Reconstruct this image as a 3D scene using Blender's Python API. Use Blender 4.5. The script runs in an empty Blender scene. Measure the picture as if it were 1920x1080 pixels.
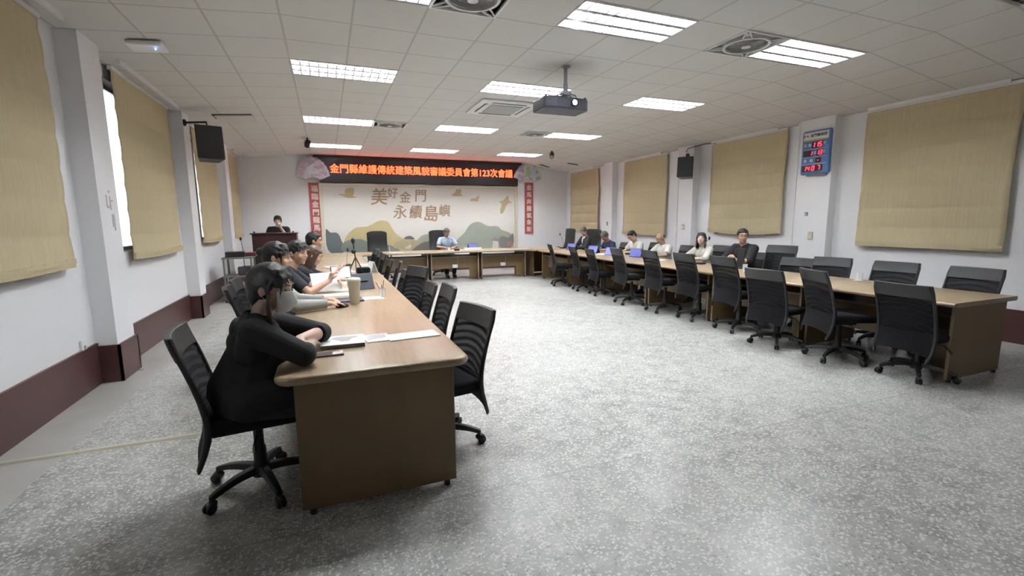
import bpy, bmesh, math, random
from mathutils import Vector, Matrix, Euler
random.seed(7)
PI = math.pi
S = bpy.context.scene
COL = S.collection

# ------------------------------------------------------------------ camera
F_PX = 872.88; YAW, PITCH, ROLL = .3755, -.1431, -.0089
def cam_axes():
    cy, sy, cp, sp = math.cos(YAW), math.sin(YAW), math.cos(PITCH), math.sin(PITCH)
    f = Vector((sy*cp, cy*cp, sp)); rt = Vector((cy, -sy, 0)); up = rt.cross(f)
    return rt*math.cos(ROLL)+up*math.sin(ROLL), up*math.cos(ROLL)-rt*math.sin(ROLL), f
rt, up, fw = cam_axes()
cd = bpy.data.cameras.new('camera'); cam = bpy.data.objects.new('camera', cd); COL.objects.link(cam)
cd.sensor_width = 36; cd.lens = F_PX/1920*36; cd.clip_start = .05; cd.clip_end = 200
cam.matrix_world = Matrix(((rt.x, up.x, -fw.x, 0), (rt.y, up.y, -fw.y, 0), (rt.z, up.z, -fw.z, 1.5), (0, 0, 0, 1)))
S.camera = cam
# ------------------------------------------------------------------ world (hazy daylight outside the blinds) and exposure
w = bpy.data.worlds.new('world'); S.world = w; w.use_nodes = True
bg = w.node_tree.nodes['Background']
sky = w.node_tree.nodes.new('ShaderNodeTexSky'); sky.sky_type = 'HOSEK_WILKIE'; sky.turbidity = 8
sky.sun_direction = (.1, -.3, .9)
mx = w.node_tree.nodes.new('ShaderNodeMixRGB'); mx.inputs[0].default_value = .75; mx.inputs[2].default_value = (.95, .98, 1, 1)
w.node_tree.links.new(sky.outputs[0], mx.inputs[1]); w.node_tree.links.new(mx.outputs[0], bg.inputs[0])
bg.inputs[1].default_value = 1.6
TUBE = 40.0            # emission of the fluorescent tubes
S.view_settings.view_transform = 'Standard'; S.view_settings.look = 'None'
S.view_settings.gamma = 1; S.view_settings.use_curve_mapping = False
S.view_settings.exposure = 2.55
S.cycles.max_bounces = 8; S.cycles.diffuse_bounces = 5; S.cycles.transparent_max_bounces = 12
S.cycles.sample_clamp_indirect = 6; S.cycles.caustics_reflective = False; S.cycles.caustics_refractive = False
S.cycles.use_denoising = True

# ------------------------------------------------------------------ dimensions
XL, PL, XR, PR, YB, YF = -2.10, -1.93, 7.58, 7.42, 14.1, -3.6
ZC, ZL, ZR = 3.32, 3.18, 3.06
GX, GY, T = -.27, 4.84, .6
BX0, BX1 = GX, GX+10*T       # the flat part of the ceiling
def zceil(x):
    if x < BX0: return ZC+(ZL-ZC)*(BX0-x)/(BX0-XL)
    if x > BX1: return ZC+(ZR-ZC)*(x-BX1)/(XR-BX1)
    return ZC

# ------------------------------------------------------------------ materials
MC = {}
def nt(name):
    m = bpy.data.materials.new(name); m.use_nodes = True
    t = m.node_tree; b = t.nodes['Principled BSDF']
    return m, t, b
def mat(name, col, rough=.6, metal=0, emit=None, es=0, spec=.5, noise=0, nscale=20, bump=0, coat=0, alpha=1, trans=0):
    if name in MC: return MC[name]
    m, t, b = nt(name)
    b.inputs['Base Color'].default_value = (*col, 1); b.inputs['Roughness'].default_value = rough
    b.inputs['Metallic'].default_value = metal; b.inputs['Specular IOR Level'].default_value = spec
    b.inputs['Coat Weight'].default_value = coat; b.inputs['Alpha'].default_value = alpha
    b.inputs['Transmission Weight'].default_value = trans
    if emit: b.inputs['Emission Color'].default_value = (*emit, 1); b.inputs['Emission Strength'].default_value = es
    if noise or bump:
        tc = t.nodes.new('ShaderNodeTexCoord'); n = t.nodes.new('ShaderNodeTexNoise')
        n.inputs['Scale'].default_value = nscale; n.inputs['Detail'].default_value = 4
        t.links.new(tc.outputs['Object'], n.inputs['Vector'])
        if noise:
            r = t.nodes.new('ShaderNodeMixRGB'); r.inputs[1].default_value = (*[c*(1-noise) for c in col], 1)
            r.inputs[2].default_value = (*[min(1, c*(1+noise)) for c in col], 1)
            t.links.new(n.outputs['Fac'], r.inputs[0]); t.links.new(r.outputs[0], b.inputs['Base Color'])
        if bump:
            bp = t.nodes.new('ShaderNodeBump'); bp.inputs['Strength'].default_value = bump; bp.inputs['Distance'].default_value = .01
            t.links.new(n.outputs['Fac'], bp.inputs['Height']); t.links.new(bp.outputs[0], b.inputs['Normal'])
    MC[name] = m
    return m
def N(t, ty, **kw):
    n = t.nodes.new(ty)
    for k, v in kw.items(): setattr(n, k, v)
    return n
def math_(t, op, a, b=None, c=None):
    n = N(t, 'ShaderNodeMath', operation=op)
    for i, v in enumerate((a, b, c)):
        if v is None: continue
        if isinstance(v, (int, float)): n.inputs[i].default_value = v
        else: t.links.new(v, n.inputs[i])
    return n.outputs[0]
def mixc(t, fac, a, b):
    n = N(t, 'ShaderNodeMixRGB')
    for i, v in enumerate((fac, a, b)):
        if isinstance(v, (int, float)): n.inputs[i].default_value = v
        elif isinstance(v, tuple): n.inputs[i].default_value = (*v, 1)
        else: t.links.new(v, n.inputs[i])
    return n.outputs[0]

def m_ceiling():
    m, t, b = nt('ceiling_tile')
    g = N(t, 'ShaderNodeNewGeometry'); s = N(t, 'ShaderNodeSeparateXYZ'); t.links.new(g.outputs['Position'], s.inputs[0])
    def line(o, off):
        v = math_(t, 'DIVIDE', math_(t, 'SUBTRACT', o, off), T)
        v = math_(t, 'ABSOLUTE', math_(t, 'SUBTRACT', math_(t, 'FRACT', math_(t, 'ADD', v, 100.5)), .5))
        return math_(t, 'LESS_THAN', v, .017)
    fac = math_(t, 'MAXIMUM', line(s.outputs[0], GX), line(s.outputs[1], GY))
    n = N(t, 'ShaderNodeTexNoise'); n.inputs['Scale'].default_value = 1.3
    t.links.new(g.outputs['Position'], n.inputs['Vector'])
    base = mixc(t, n.outputs['Fac'], (.655, .645, .63), (.70, .69, .675))
    c = mixc(t, math_(t, 'MULTIPLY', fac, .55), base, (.38, .37, .36))
    t.links.new(c, b.inputs['Base Color']); b.inputs['Roughness'].default_value = 1.6
    return m
def m_floor():
    m, t, b = nt('terrazzo')
    g = N(t, 'ShaderNodeNewGeometry'); s = N(t, 'ShaderNodeSeparateXYZ'); t.links.new(g.outputs['Position'], s.inputs[0])
    P = g.outputs['Position']
    def vor(sc, rnd=1):
        v = N(t, 'ShaderNodeTexVoronoi'); v.inputs['Scale'].default_value = sc; v.inputs['Randomness'].default_value = rnd
        t.links.new(P, v.inputs['Vector']); return v
    def noi(sc, d=3):
        v = N(t, 'ShaderNodeTexNoise'); v.inputs['Scale'].default_value = sc; v.inputs['Detail'].default_value = d
        t.links.new(P, v.inputs['Vector']); return v.outputs['Fac']
    def ramp(src, a, bb):
        r = N(t, 'ShaderNodeMapRange'); r.inputs[1].default_value = a; r.inputs[2].default_value = bb
        t.links.new(src, r.inputs[0]); return r.outputs[0]
    v1 = vor(66)
    wn = N(t, 'ShaderNodeTexNoise'); wn.inputs['Scale'].default_value = 45; wn.inputs['Detail'].default_value = 2; t.links.new(P, wn.inputs['Vector'])
    wm = N(t, 'ShaderNodeVectorMath', operation='MULTIPLY_ADD'); t.links.new(wn.outputs['Color'], wm.inputs[0]); wm.inputs[1].default_value = (.022, .022, .022); t.links.new(P, wm.inputs[2])
    t.links.new(wm.outputs[0], v1.inputs['Vector']); sp = N(t, 'ShaderNodeSeparateColor'); t.links.new(v1.outputs['Color'], sp.inputs[0])
    wear = noi(.55, 4)
    chip = math_(t, 'MULTIPLY', ramp(v1.outputs['Distance'], .55, .40), ramp(sp.outputs[0], .42, .62))
    dark = math_(t, 'MULTIPLY', ramp(v1.outputs['Distance'], .5, .4), ramp(sp.outputs[0], .16, .1))
    matrix = mixc(t, ramp(noi(7, 5), .35, .65), (.25, .25, .24), (.41, .41, .39))
    matrix = mixc(t, math_(t, 'MULTIPLY', ramp(wear, .42, .62), .45), matrix, (.52, .52, .50))
    c = mixc(t, math_(t, 'MULTIPLY', chip, .85), matrix, (.72, .71, .67))
    c = mixc(t, math_(t, 'MULTIPLY', dark, .6), c, (.13, .13, .12))
    # bays of the terrazzo were cast separately: the bay in front of the joint is greyer
    bay = ramp(s.outputs[1], 2.33, 2.30)
    c = mixc(t, math_(t, 'MULTIPLY', bay, .12), c, (.20, .20, .19))
    # joints
    def joint(o, x, wd=.006):
        return math_(t, 'LESS_THAN', math_(t, 'ABSOLUTE', math_(t, 'SUBTRACT', o, x)), wd)
    j = joint(s.outputs[1], 2.32, .008)
    for x in (.98, 4.6): j = math_(t, 'MAXIMUM', j, math_(t, 'MULTIPLY', joint(s.outputs[0], x, .004), ramp(s.outputs[1], 2.5, 2.3)))
    for y in (5.4, 8.5, 11.5): j = math_(t, 'MAXIMUM', j, math_(t, 'MULTIPLY', joint(s.outputs[1], y, .004), .5))
    j = math_(t, 'MULTIPLY', j, .32)
    c = mixc(t, j, c, (.12, .12, .11))
    # smooth cement margin along the walls
    edge = math_(t, 'LESS_THAN', math_(t, 'ADD', s.outputs[0], math_(t, 'MULTIPLY', noi(3), .06)), -1.66)
    edge2 = math_(t, 'GREATER_THAN', math_(t, 'ADD', s.outputs[0], math_(t, 'MULTIPLY', noi(3), .06)), 7.15)
    c = mixc(t, math_(t, 'MAXIMUM', edge, edge2), c, mixc(t, noi(4), (.38, .375, .35), (.5, .49, .46)))
    t.links.new(c, b.inputs['Base Color'])
    r = N(t, 'ShaderNodeMapRange'); r.inputs[3].default_value = .22; r.inputs[4].default_value = .42
    t.links.new(noi(2.5), r.inputs[0]); t.links.new(r.outputs[0], b.inputs['Roughness'])
    b.inputs['Specular IOR Level'].default_value = .45
    return m
def m_blind():
    m, t, b = nt('blind_fabric')
    g = N(t, 'ShaderNodeNewGeometry'); mp = N(t, 'ShaderNodeMapping'); mp.inputs['Scale'].default_value = (60, 60, 2)
    t.links.new(g.outputs['Position'], mp.inputs[0]); n = N(t, 'ShaderNodeTexNoise'); n.inputs['Scale'].default_value = 1; n.inputs['Detail'].default_value = 3
    t.links.new(mp.outputs[0], n.inputs['Vector'])
    n2 = N(t, 'ShaderNodeTexNoise'); n2.inputs['Scale'].default_value = 1.5; t.links.new(g.outputs['Position'], n2.inputs['Vector'])
    c = mixc(t, n.outputs['Fac'], (.58, .49, .30), (.74, .64, .43))
    c = mixc(t, math_(t, 'MULTIPLY', n2.outputs['Fac'], .35), c, (.60, .53, .36))
    t.links.new(c, b.inputs['Base Color']); b.inputs['Roughness'].default_value = .85; b.inputs['Specular IOR Level'].default_value = .15
    tr = N(t, 'ShaderNodeBsdfTranslucent'); t.links.new(c, tr.inputs[0])
    mx = N(t, 'ShaderNodeMixShader'); mx.inputs[0].default_value = .12
    t.links.new(b.outputs[0], mx.inputs[1]); t.links.new(tr.outputs[0], mx.inputs[2])
    t.links.new(mx.outputs[0], t.nodes['Material Output'].inputs[0])
    return m
def m_wood(name, c1, c2, sc=(1.2, 14, 14), rough=.35, coat=.0):
    m, t, b = nt(name)
    tc = N(t, 'ShaderNodeTexCoord'); mp = N(t, 'ShaderNodeMapping'); mp.inputs['Scale'].default_value = sc
    t.links.new(tc.outputs['Object'], mp.inputs[0]); n = N(t, 'ShaderNodeTexNoise'); n.inputs['Scale'].default_value = 1.6; n.inputs['Detail'].default_value = 5
    n.inputs['Distortion'].default_value = .5
    t.links.new(mp.outputs[0], n.inputs['Vector'])
    r = N(t, 'ShaderNodeMapRange'); r.inputs[1].default_value = .3; r.inputs[2].default_value = .7; t.links.new(n.outputs['Fac'], r.inputs[0])
    t.links.new(mixc(t, r.outputs[0], c1, c2), b.inputs['Base Color'])
    b.inputs['Roughness'].default_value = rough; b.inputs['Coat Weight'].default_value = coat
    return m
def m_mesh():
    m, t, b = nt('chair_mesh')
    b.inputs['Base Color'].default_value = (.006, .006, .008, 1); b.inputs['Roughness'].default_value = .8; b.inputs['Specular IOR Level'].default_value = .25
    tc = N(t, 'ShaderNodeTexCoord'); wv = N(t, 'ShaderNodeTexWave', wave_type='RINGS', rings_direction='Y'); wv.inputs['Scale'].default_value = 4.5
    mp = N(t, 'ShaderNodeMapping'); mp.inputs['Location'].default_value = (0, 0, -.5); mp.inputs['Scale'].default_value = (1, .2, 1.4)
    t.links.new(tc.outputs['Object'], mp.inputs[0]); t.links.new(mp.outputs[0], wv.inputs['Vector']); wv.inputs['Distortion'].default_value = 1.5
    r = N(t, 'ShaderNodeMapRange'); r.inputs[3].default_value = .76; r.inputs[4].default_value = .97
    t.links.new(wv.outputs['Fac'], r.inputs[0]); t.links.new(r.outputs[0], b.inputs['Alpha'])
    return m
def m_speck(name, c1, c2, c3, sc):
    m, t, b = nt(name)
    tc = N(t, 'ShaderNodeTexCoord'); v = N(t, 'ShaderNodeTexVoronoi'); v.inputs['Scale'].default_value = sc
    t.links.new(tc.outputs['Object'], v.inputs['Vector']); n = N(t, 'ShaderNodeTexNoise'); n.inputs['Scale'].default_value = sc*.35
    t.links.new(tc.outputs['Object'], n.inputs['Vector'])
    s = N(t, 'ShaderNodeMapRange'); s.inputs[1].default_value = .3; s.inputs[2].default_value = .5; t.links.new(v.outputs['Distance'], s.inputs[0])
    r = N(t, 'ShaderNodeMapRange'); r.inputs[1].default_value = .48; r.inputs[2].default_value = .54; t.links.new(n.outputs['Fac'], r.inputs[0])
    t.links.new(mixc(t, r.outputs[0], mixc(t, s.outputs[0], c1, c2), c3), b.inputs['Base Color']); b.inputs['Roughness'].default_value = .7
    return m
M_CEIL, M_FLOOR, M_BLIND = m_ceiling(), m_floor(), m_blind()
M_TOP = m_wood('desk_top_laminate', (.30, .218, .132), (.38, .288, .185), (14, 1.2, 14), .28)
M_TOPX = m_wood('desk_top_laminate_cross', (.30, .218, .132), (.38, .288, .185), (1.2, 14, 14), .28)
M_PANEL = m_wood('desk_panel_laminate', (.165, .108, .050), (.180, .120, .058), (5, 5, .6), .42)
M_EDGE = mat('desk_edge_band', (.27, .20, .13), .4)
M_WALL = mat('wall_paint', (.84, .84, .86), .8, noise=.015, nscale=1.2)
M_MAROON = mat('maroon_paint', (.085, .035, .035), .3, noise=.12, nscale=3)
M_MESH = m_mesh()
M_BLACK = mat('black_plastic', (.010, .010, .011), .45, noise=.1)
M_FAB = mat('black_fabric', (.007, .007, .009), .9, spec=.25, bump=.15, nscale=300)
M_LEATH = mat('black_leather', (.018, .0175, .019), .42, bump=.05, nscale=60)
M_WHITE = mat('white_enamel', (.8, .8, .8), .4, noise=.01)
M_GREYP = mat('grey_plastic', (.3, .3, .3), .5, noise=.03)
M_PAPER = mat('paper', (.85, .85, .84), .8, noise=.02, nscale=8)
M_TUBE = mat('fluorescent_tube', (.9, .9, .9), .4, emit=(.93, .97, 1), es=TUBE, noise=.001)
M_LOUV = mat('louvre_aluminium', (.42, .43, .45), .3, .7, noise=.02)
M_HOUS = mat('fixture_housing', (.45, .45, .46), .4, noise=.02)
M_TOFF = mat('unlit_tube', (.7, .7, .7), .4, noise=.01)
M_DARKSLOT = mat('dark_slot', (.03, .03, .03), .8, noise=.02)
M_CHROME = mat('chrome', (.5, .5, .52), .25, .9, noise=.02)
M_IVORY = mat('ivory_plastic', (.62, .57, .42), .45, noise=.02)

# ------------------------------------------------------------------ mesh helpers
class MB:
    def __init__(s): s.v = []; s.f = []; s.mi = []; s.cur = 0
    def add(s, vs, fs, M=None):
        o = len(s.v); s.v += [tuple(M @ Vector(p)) if M is not None else tuple(p) for p in vs]
        s.f += [tuple(i+o for i in f) for f in fs]; s.mi += [s.cur]*len(fs); return s
    def box(s, x0, x1, y0, y1, z0, z1, M=None, b=0):
        if b > 0:
            bm = bmesh.new(); bmesh.ops.create_cube(bm, size=1)
            for v in bm.verts: v.co = Vector((x0+(v.co.x+.5)*(x1-x0), y0+(v.co.y+.5)*(y1-y0), z0+(v.co.z+.5)*(z1-z0)))
            bmesh.ops.bevel(bm, geom=list(bm.edges), offset=b, segments=3, profile=.5, affect='EDGES')
            s.bm(bm, M); return s
        v = [(x, y, z) for z in (z0, z1) for y in (y0, y1) for x in (x0, x1)]
        return s.add(v, [(0, 2, 3, 1), (4, 5, 7, 6), (0, 1, 5, 4), (2, 6, 7, 3), (0, 4, 6, 2), (1, 3, 7, 5)], M)
    def bm(s, bm, M=None):
        bm.verts.ensure_lookup_table(); s.add([v.co.copy() for v in bm.verts], [tuple(v.index for v in f.verts) for f in bm.faces], M); bm.free()
    def tube(s, pts, r, n=10, caps=True, M=None):
        pts = [Vector(p) for p in pts]; rs = r if isinstance(r, (list, tuple)) else [r]*len(pts)
        vs = []; fs = []; ref = None
        for i, p in enumerate(pts):
            d = (pts[min(i+1, len(pts)-1)]-pts[max(i-1, 0)]).normalized()
            if ref is None: ref = Vector((0, 0, 1)) if abs(d.z) < .9 else Vector((1, 0, 0))
            a = d.cross(ref).normalized(); b = d.cross(a).normalized(); ref = b.cross(d) if False else ref
            for k in range(n):
                t = 2*PI*k/n; vs.append(p+(a*math.cos(t)+b*math.sin(t))*rs[i])
        for i in range(len(pts)-1):
            for k in range(n): fs.append((i*n+k, i*n+(k+1) % n, (i+1)*n+(k+1) % n, (i+1)*n+k))
        if caps: fs += [tuple(range(n))[::-1], tuple(range((len(pts)-1)*n, len(pts)*n))]
        return s.add(vs, fs, M)
    def lathe(s, prof, n=20, M=None):
        vs = []; fs = []
        for r, z in prof:
            for k in range(n): t = 2*PI*k/n; vs.append((r*math.cos(t), r*math.sin(t), z))
        for i in range(len(prof)-1):
            for k in range(n): fs.append((i*n+k, i*n+(k+1) % n, (i+1)*n+(k+1) % n, (i+1)*n+k))
        fs += [tuple(range(n))[::-1], tuple(range((len(prof)-1)*n, len(prof)*n))]
        return s.add(vs, fs, M)
    def prism(s, poly, d0, d1, ax='z', M=None):
        n = len(poly)
        def P(a, b, c): return {'z': (a, b, c), 'y': (a, c, b), 'x': (c, a, b)}[ax]
        vs = [P(a, b, d0) for a, b in poly]+[P(a, b, d1) for a, b in poly]
        fs = [tuple(range(n))[::-1], tuple(range(n, 2*n))]+[(i, (i+1) % n, n+(i+1) % n, n+i) for i in range(n)]
        return s.add(vs, fs, M)
    def sph(s, c, r, M=None, seg=14):
        bm = bmesh.new(); bmesh.ops.create_uvsphere(bm, u_segments=seg, v_segments=seg//2+1, radius=1)
        r = r if isinstance(r, (list, tuple)) else (r, r, r)
        for v in bm.verts: v.co = Vector((c[0]+v.co.x*r[0], c[1]+v.co.y*r[1], c[2]+v.co.z*r[2]))
        s.bm(bm, M); return s
    def build(s, name, m, parent=None, smooth=False, bevel=0):
        me = bpy.data.meshes.new(name); me.from_pydata(s.v, [], s.f)
        ms = m if isinstance(m, (list, tuple)) else [m]
        for x in ms: me.materials.append(x)
        bm = bmesh.new(); bm.from_mesh(me)
        for i, f in enumerate(bm.faces): f.material_index = s.mi[i] if i < len(s.mi) else 0
        bmesh.ops.recalc_face_normals(bm, faces=bm.faces)
        if smooth: 
            for f in bm.faces: f.smooth = True
            for e in bm.edges:
                if len(e.link_faces) == 2 and e.calc_face_angle(0) > .7: e.smooth = False
        bm.to_mesh(me); bm.free()
        o = bpy.data.objects.new(name, me); COL.objects.link(o)
        if parent: o.parent = parent
        if bevel:
            md = o.modifiers.new('b', 'BEVEL'); md.width = bevel; md.segments = 2; md.limit_method = 'ANGLE'
        return o
def tag(o, label, cat, group=None, kind=None):
    if label: o['label'] = label
    if cat: o['category'] = cat
    if group: o['group'] = group
    if kind: o['kind'] = kind
    return o
def empty(name, loc, rz=0, label=None, cat=None, group=None):
    o = bpy.data.objects.new(name, None); o.empty_display_size = .1; o.location = loc; o.rotation_euler = (0, 0, rz); COL.objects.link(o)
    return tag(o, label, cat, group)
def struct(o): o['kind'] = 'structure'; return o
def copy_tree(o, parent=None):
    c = o.copy(); COL.objects.link(c); c.parent = parent
    for ch in list(o.children): copy_tree(ch, c)
    return c
def baked(o):
    dg = bpy.context.evaluated_depsgraph_get(); dg.update()
    me = bpy.data.meshes.new_from_object(o.evaluated_get(dg)); o.modifiers.clear(); o.data = me
    return o
def text(body, size, m, parent, name='lettering', ext=.003, off=0, align='CENTER', loc=(0, 0, 0), rot=(PI/2, 0, 0), sx=1, shear=0):
    cu = bpy.data.curves.new(name, 'FONT'); cu.body = body; cu.size = size; cu.extrude = ext; 
    cu.align_x = align; cu.align_y = 'CENTER'; cu.resolution_u = 3; cu.shear = shear
    o = bpy.data.objects.new(name, cu); COL.objects.link(o)
    dg = bpy.context.evaluated_depsgraph_get(); me = bpy.data.meshes.new_from_object(o.evaluated_get(dg))
    bpy.data.objects.remove(o); me.materials.clear(); me.materials.append(m)
    if off:
        bm = bmesh.new(); bm.from_mesh(me); base = list(bm.verts)+list(bm.edges)+list(bm.faces)
        for k, (dx, dy) in enumerate(((off, off*.5), (-off, -off*.5), (off*.4, -off))):
            d = bmesh.ops.duplicate(bm, geom=base); bmesh.ops.translate(bm, vec=(dx, dy, .00025*(k+1)), verts=[v for v in d['geom'] if isinstance(v, bmesh.types.BMVert)])
        bm.to_mesh(me); bm.free()
    o = bpy.data.objects.new(name, me); COL.objects.link(o); o.location = loc; o.rotation_euler = rot; o.scale = (sx, 1, 1)
    if parent: o.parent = parent
    return o

# ------------------------------------------------------------------ room shell
struct(MB().box(XL-.3, XR+.3, YF, YB+.2, -.1, 0).build('floor', M_FLOOR))
LIGHTS = [(i, j) for j in (-5, -2, 2, 7, 12) for i in (0, 4, 8)]
if True:
    # rows of fixtures (left column first); cells they take are left out of the ceiling
    skip = set()
    for i, j in LIGHTS: skip |= {(i, j), (i+1, j)}
    FANS = [(7, -2), (2, -2), (2, 7), (7, 7)]
    for c in FANS: skip.add(c)
    cb = MB(); ys = [YF]+[GY+j*T for j in range(-14, 16)]+[YB]
    ys = sorted(set(round(y, 4) for y in ys if YF <= y <= YB))
    for j in range(-15, 16):
        y0, y1 = max(YF, GY+j*T), min(YB, GY+(j+1)*T)
        if y1 <= y0: continue
        for i in range(10):
            if (i, j) in skip: continue
            x0, x1 = GX+i*T, GX+(i+1)*T
            cb.add([(x0, y0, ZC), (x1, y0, ZC), (x1, y1, ZC), (x0, y1, ZC)], [(0, 3, 2, 1)])
    for (xa, xb) in ((XL-.3, BX0), (BX1, XR+.3)):
        cb.add([(xa, YF, zceil(xa)), (xb, YF, zceil(xb)), (xb, YB, zceil(xb)), (xa, YB, zceil(xa))], [(0, 3, 2, 1)])
    struct(cb.build('ceiling', M_CEIL))
    struct(MB().box(XL-.3, XR+.3, YF, YB+.2, ZC+.35, ZC+.45).build('trim_1', M_WALL))
    struct(MB().box(XL-.3, XR+.3, YB, YB+.2, 0, ZC+.35).build('wall_back', M_WALL))
    struct(MB().box(XL-.3, XR+.3, YF-.2, YF, 0, ZC+.35).build('wall_front', M_WALL))
WINL = [(-.2, 1.75), (3.1, 5.05), (6.33, 8.28), (9.58, 11.33), (12.70, 13.90)]
WINR = [(-.1, 1.65), (3.22, 4.60), (6.22, 7.60), (9.32, 10.68), (12.36, 13.64)]
ZW0, ZW1 = 1.2, 3.04
def side_wall(name, xi, xo, wins, pils, xp):
    b = MB(); x0, x1 = min(xi, xo), max(xi, xo)
    b.box(x0, x1, YF, YB, 0, ZW0); b.box(x0, x1, YF, YB, ZW1, ZC+.35)
    e = [YF]+[y for w_ in wins for y in w_]+[YB]
    for k in range(0, len(e), 2): b.box(x0, x1, e[k], e[k+1], ZW0, ZW1)
    for y0, y1 in pils: b.box(min(xi, xp)-.01*(xi > xp)*0, max(xi, xp), y0, y1, 0, ZC+.2)
    return struct(b.build(name, M_WALL))
PILL = [(2.05, 2.45), (5.44, 5.86), (8.66, 9.03), (11.75, 12.15)]
PILR = [(2.2, 2.62), (5.12, 5.70), (8.12, 8.62), (11.2, 11.6)]
side_wall('wall_left', XL, XL-.25, WINL, PILL, PL)
side_wall('wall_right', XR, XR+.25, WINR, PILR, PR)
def baseboard(name, xi, xp, pils, side, h=.39):
    b = MB(); t = .022; s = side
    def seg(x, y0, y1, hh): b.box(min(x, x+s*t), max(x, x+s*t), y0, y1, 0, hh)
    e = [YF]+[y for p in pils for y in p]+[YB]
    for k in range(0, len(e), 2): seg(xi, e[k], e[k+1], h)
    for y0, y1 in pils:
        seg(xp, y0-t, y1+t, h-.03)
        for y, q in ((y0, -1), (y1, 1)): b.box(min(xi, xp+s*t), max(xi, xp+s*t), min(y, y+q*t), max(y, y+q*t), 0, h-.03)
    return struct(b.build(name, M_MAROON))
baseboard('baseboard_left', XL, PL, PILL, 1)
baseboard('baseboard_right', XR, PR, PILR, -1, .40)
struct(MB().box(XL+.022, XR-.022, YB-.02, YB, 0, .38).build('baseboard_back', M_MAROON))
M_GLASS = mat('window_glass', (.95, .97, .98), .02, trans=1, noise=.001)
k_ = 0
for side, wins in ((-1, WINL), (1, WINR)):
    xi = XL if side < 0 else XR
    for y0, y1 in wins:
        k_ += 1; xo = xi+side*.14
        f = MB(); t = .045
        for a, b_ in ((y0, y0+t), (y1-t, y1), ((y0+y1)/2-t/2, (y0+y1)/2+t/2)): f.box(xo-.03, xo+.03, a, b_, ZW0, ZW1)
        for a, b_ in ((ZW0, ZW0+t), (ZW1-t, ZW1)): f.box(xo-.029, xo+.029, y0, y1, a, b_)
        wf = struct(f.build('window_%d' % k_, M_WHITE))
        p = MB().box(xo-.003, xo+.003, y0+t, y1-t, ZW0+t, ZW1-t).build('pane', M_GLASS, wf)
# white pelmet edge strips where the ceiling meets the blinds
n_ = 1
for side, wins in ((-1, WINL), (1, WINR)):
    for y0, y1 in wins:
        n_ += 1; x = (XL+.20) if side < 0 else (XR-.12)
        z = zceil(x)
        struct(MB().box(x-.012, x+.012, y0-.08, y1+.08, z-.045, z+.02).build('trim_%d' % n_, M_WHITE))

# ------------------------------------------------------------------ roman blinds
def blind(x, y0, y1, z0, z1, side, label, folds=.27, sag=0, open_=.0, hem=2):
    root = empty('roman_blind', (x, (y0+y1)/2, z0), 0, label, 'window blind', 'beige roman blinds over the windows')
    ny, nz = 26, 90; vs = []; fs = []; yc = (y0+y1)/2; H = z1-z0; rnd = random.Random(int(y0*100)+int(x*7))
    ph = rnd.random()*6
    for j in range(nz+1):
        z = H*j/nz
        for i in range(ny+1):
            u = i/ny; y = (u-.5)*(y1-y0)
            zz = z
            d = .012*abs(math.sin(PI*(z/folds)))**.5+.006*math.sin(5*u+ph+z*2)+.004*math.sin(17*u+z*3)
            if j < 8: d += .012*(1-j/8.)
            zb = -sag*math.sin(PI*u) * max(0, 1-z/.5)
            y += .008*math.sin(z*4+ph)*(1 if u > .5 else -1)
            vs.append((-side*d, y, zz+zb))
    for j in range(nz):
        for i in range(ny): a = j*(ny+1)+i; fs.append((a, a+1, a+ny+2, a+ny+1))
    o = MB().add(vs, fs).build('fabric', M_BLIND, root)
    for f in o.data.polygons: f.use_smooth = True
    md = o.modifiers.new('s', 'SOLIDIFY'); md.thickness = .003
    hb = MB()
    for k in range(hem):
        pts = [(-side*(.016+.006*k), (u/12-.5)*(y1-y0), .006+.035*k-sag*math.sin(PI*u/12)) for u in range(13)]
        for a, b_ in zip(pts, pts[1:]):
            hb.box(min(a[0]-.008, a[0]+.008), a[0]+.010, a[1], b_[1], min(a[2], b_[2])-.012, max(a[2], b_[2])+.022)
    hb.build('hem', M_BLIND, root)
    MB().box(-.02, .02, -(y1-y0)/2, (y1-y0)/2, H-.005, H+.035).build('head_rail', M_WHITE, root)
    return root
names = ['behind the camera', 'nearest one, cropped by the photo edge', 'beside the column with tape marks', 'just behind the hanging speaker', 'farthest, by the podium']
BL = [(-.25, 1.7, 1.14), (3.15, 5.08, 1.15), (6.42, 8.33, 1.12), (9.66, 11.38, 1.18), (12.75, 13.95, 1.16)]
for (y0, y1, z0), nm in list(zip(BL, names))[1:]:
    blind(XL+.06, y0, y1, z0, zceil(XL+.1)-.05, -1, 'beige roman blind on the left wall, '+nm, sag=.02 if z0 < 1.17 else .03)
BR = [(3.03, 4.71, 1.09, 0), (6.0, 7.70, 1.25, .045), (9.07, 10.79, 1.13, .01), (12.05, 13.74, 1.16, 0)]
nr = ['largest and nearest, right of the wall clock', 'with sagging hem, left of the clock', 'left of the black speaker', 'farthest, behind the person in a dark suit']
for (y0, y1, z0, sg), nm in zip(BR, nr):
    blind(XR-.06, y0, y1, z0, 3.02, 1, 'beige roman blind on the right wall, '+nm, sag=sg)

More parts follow.
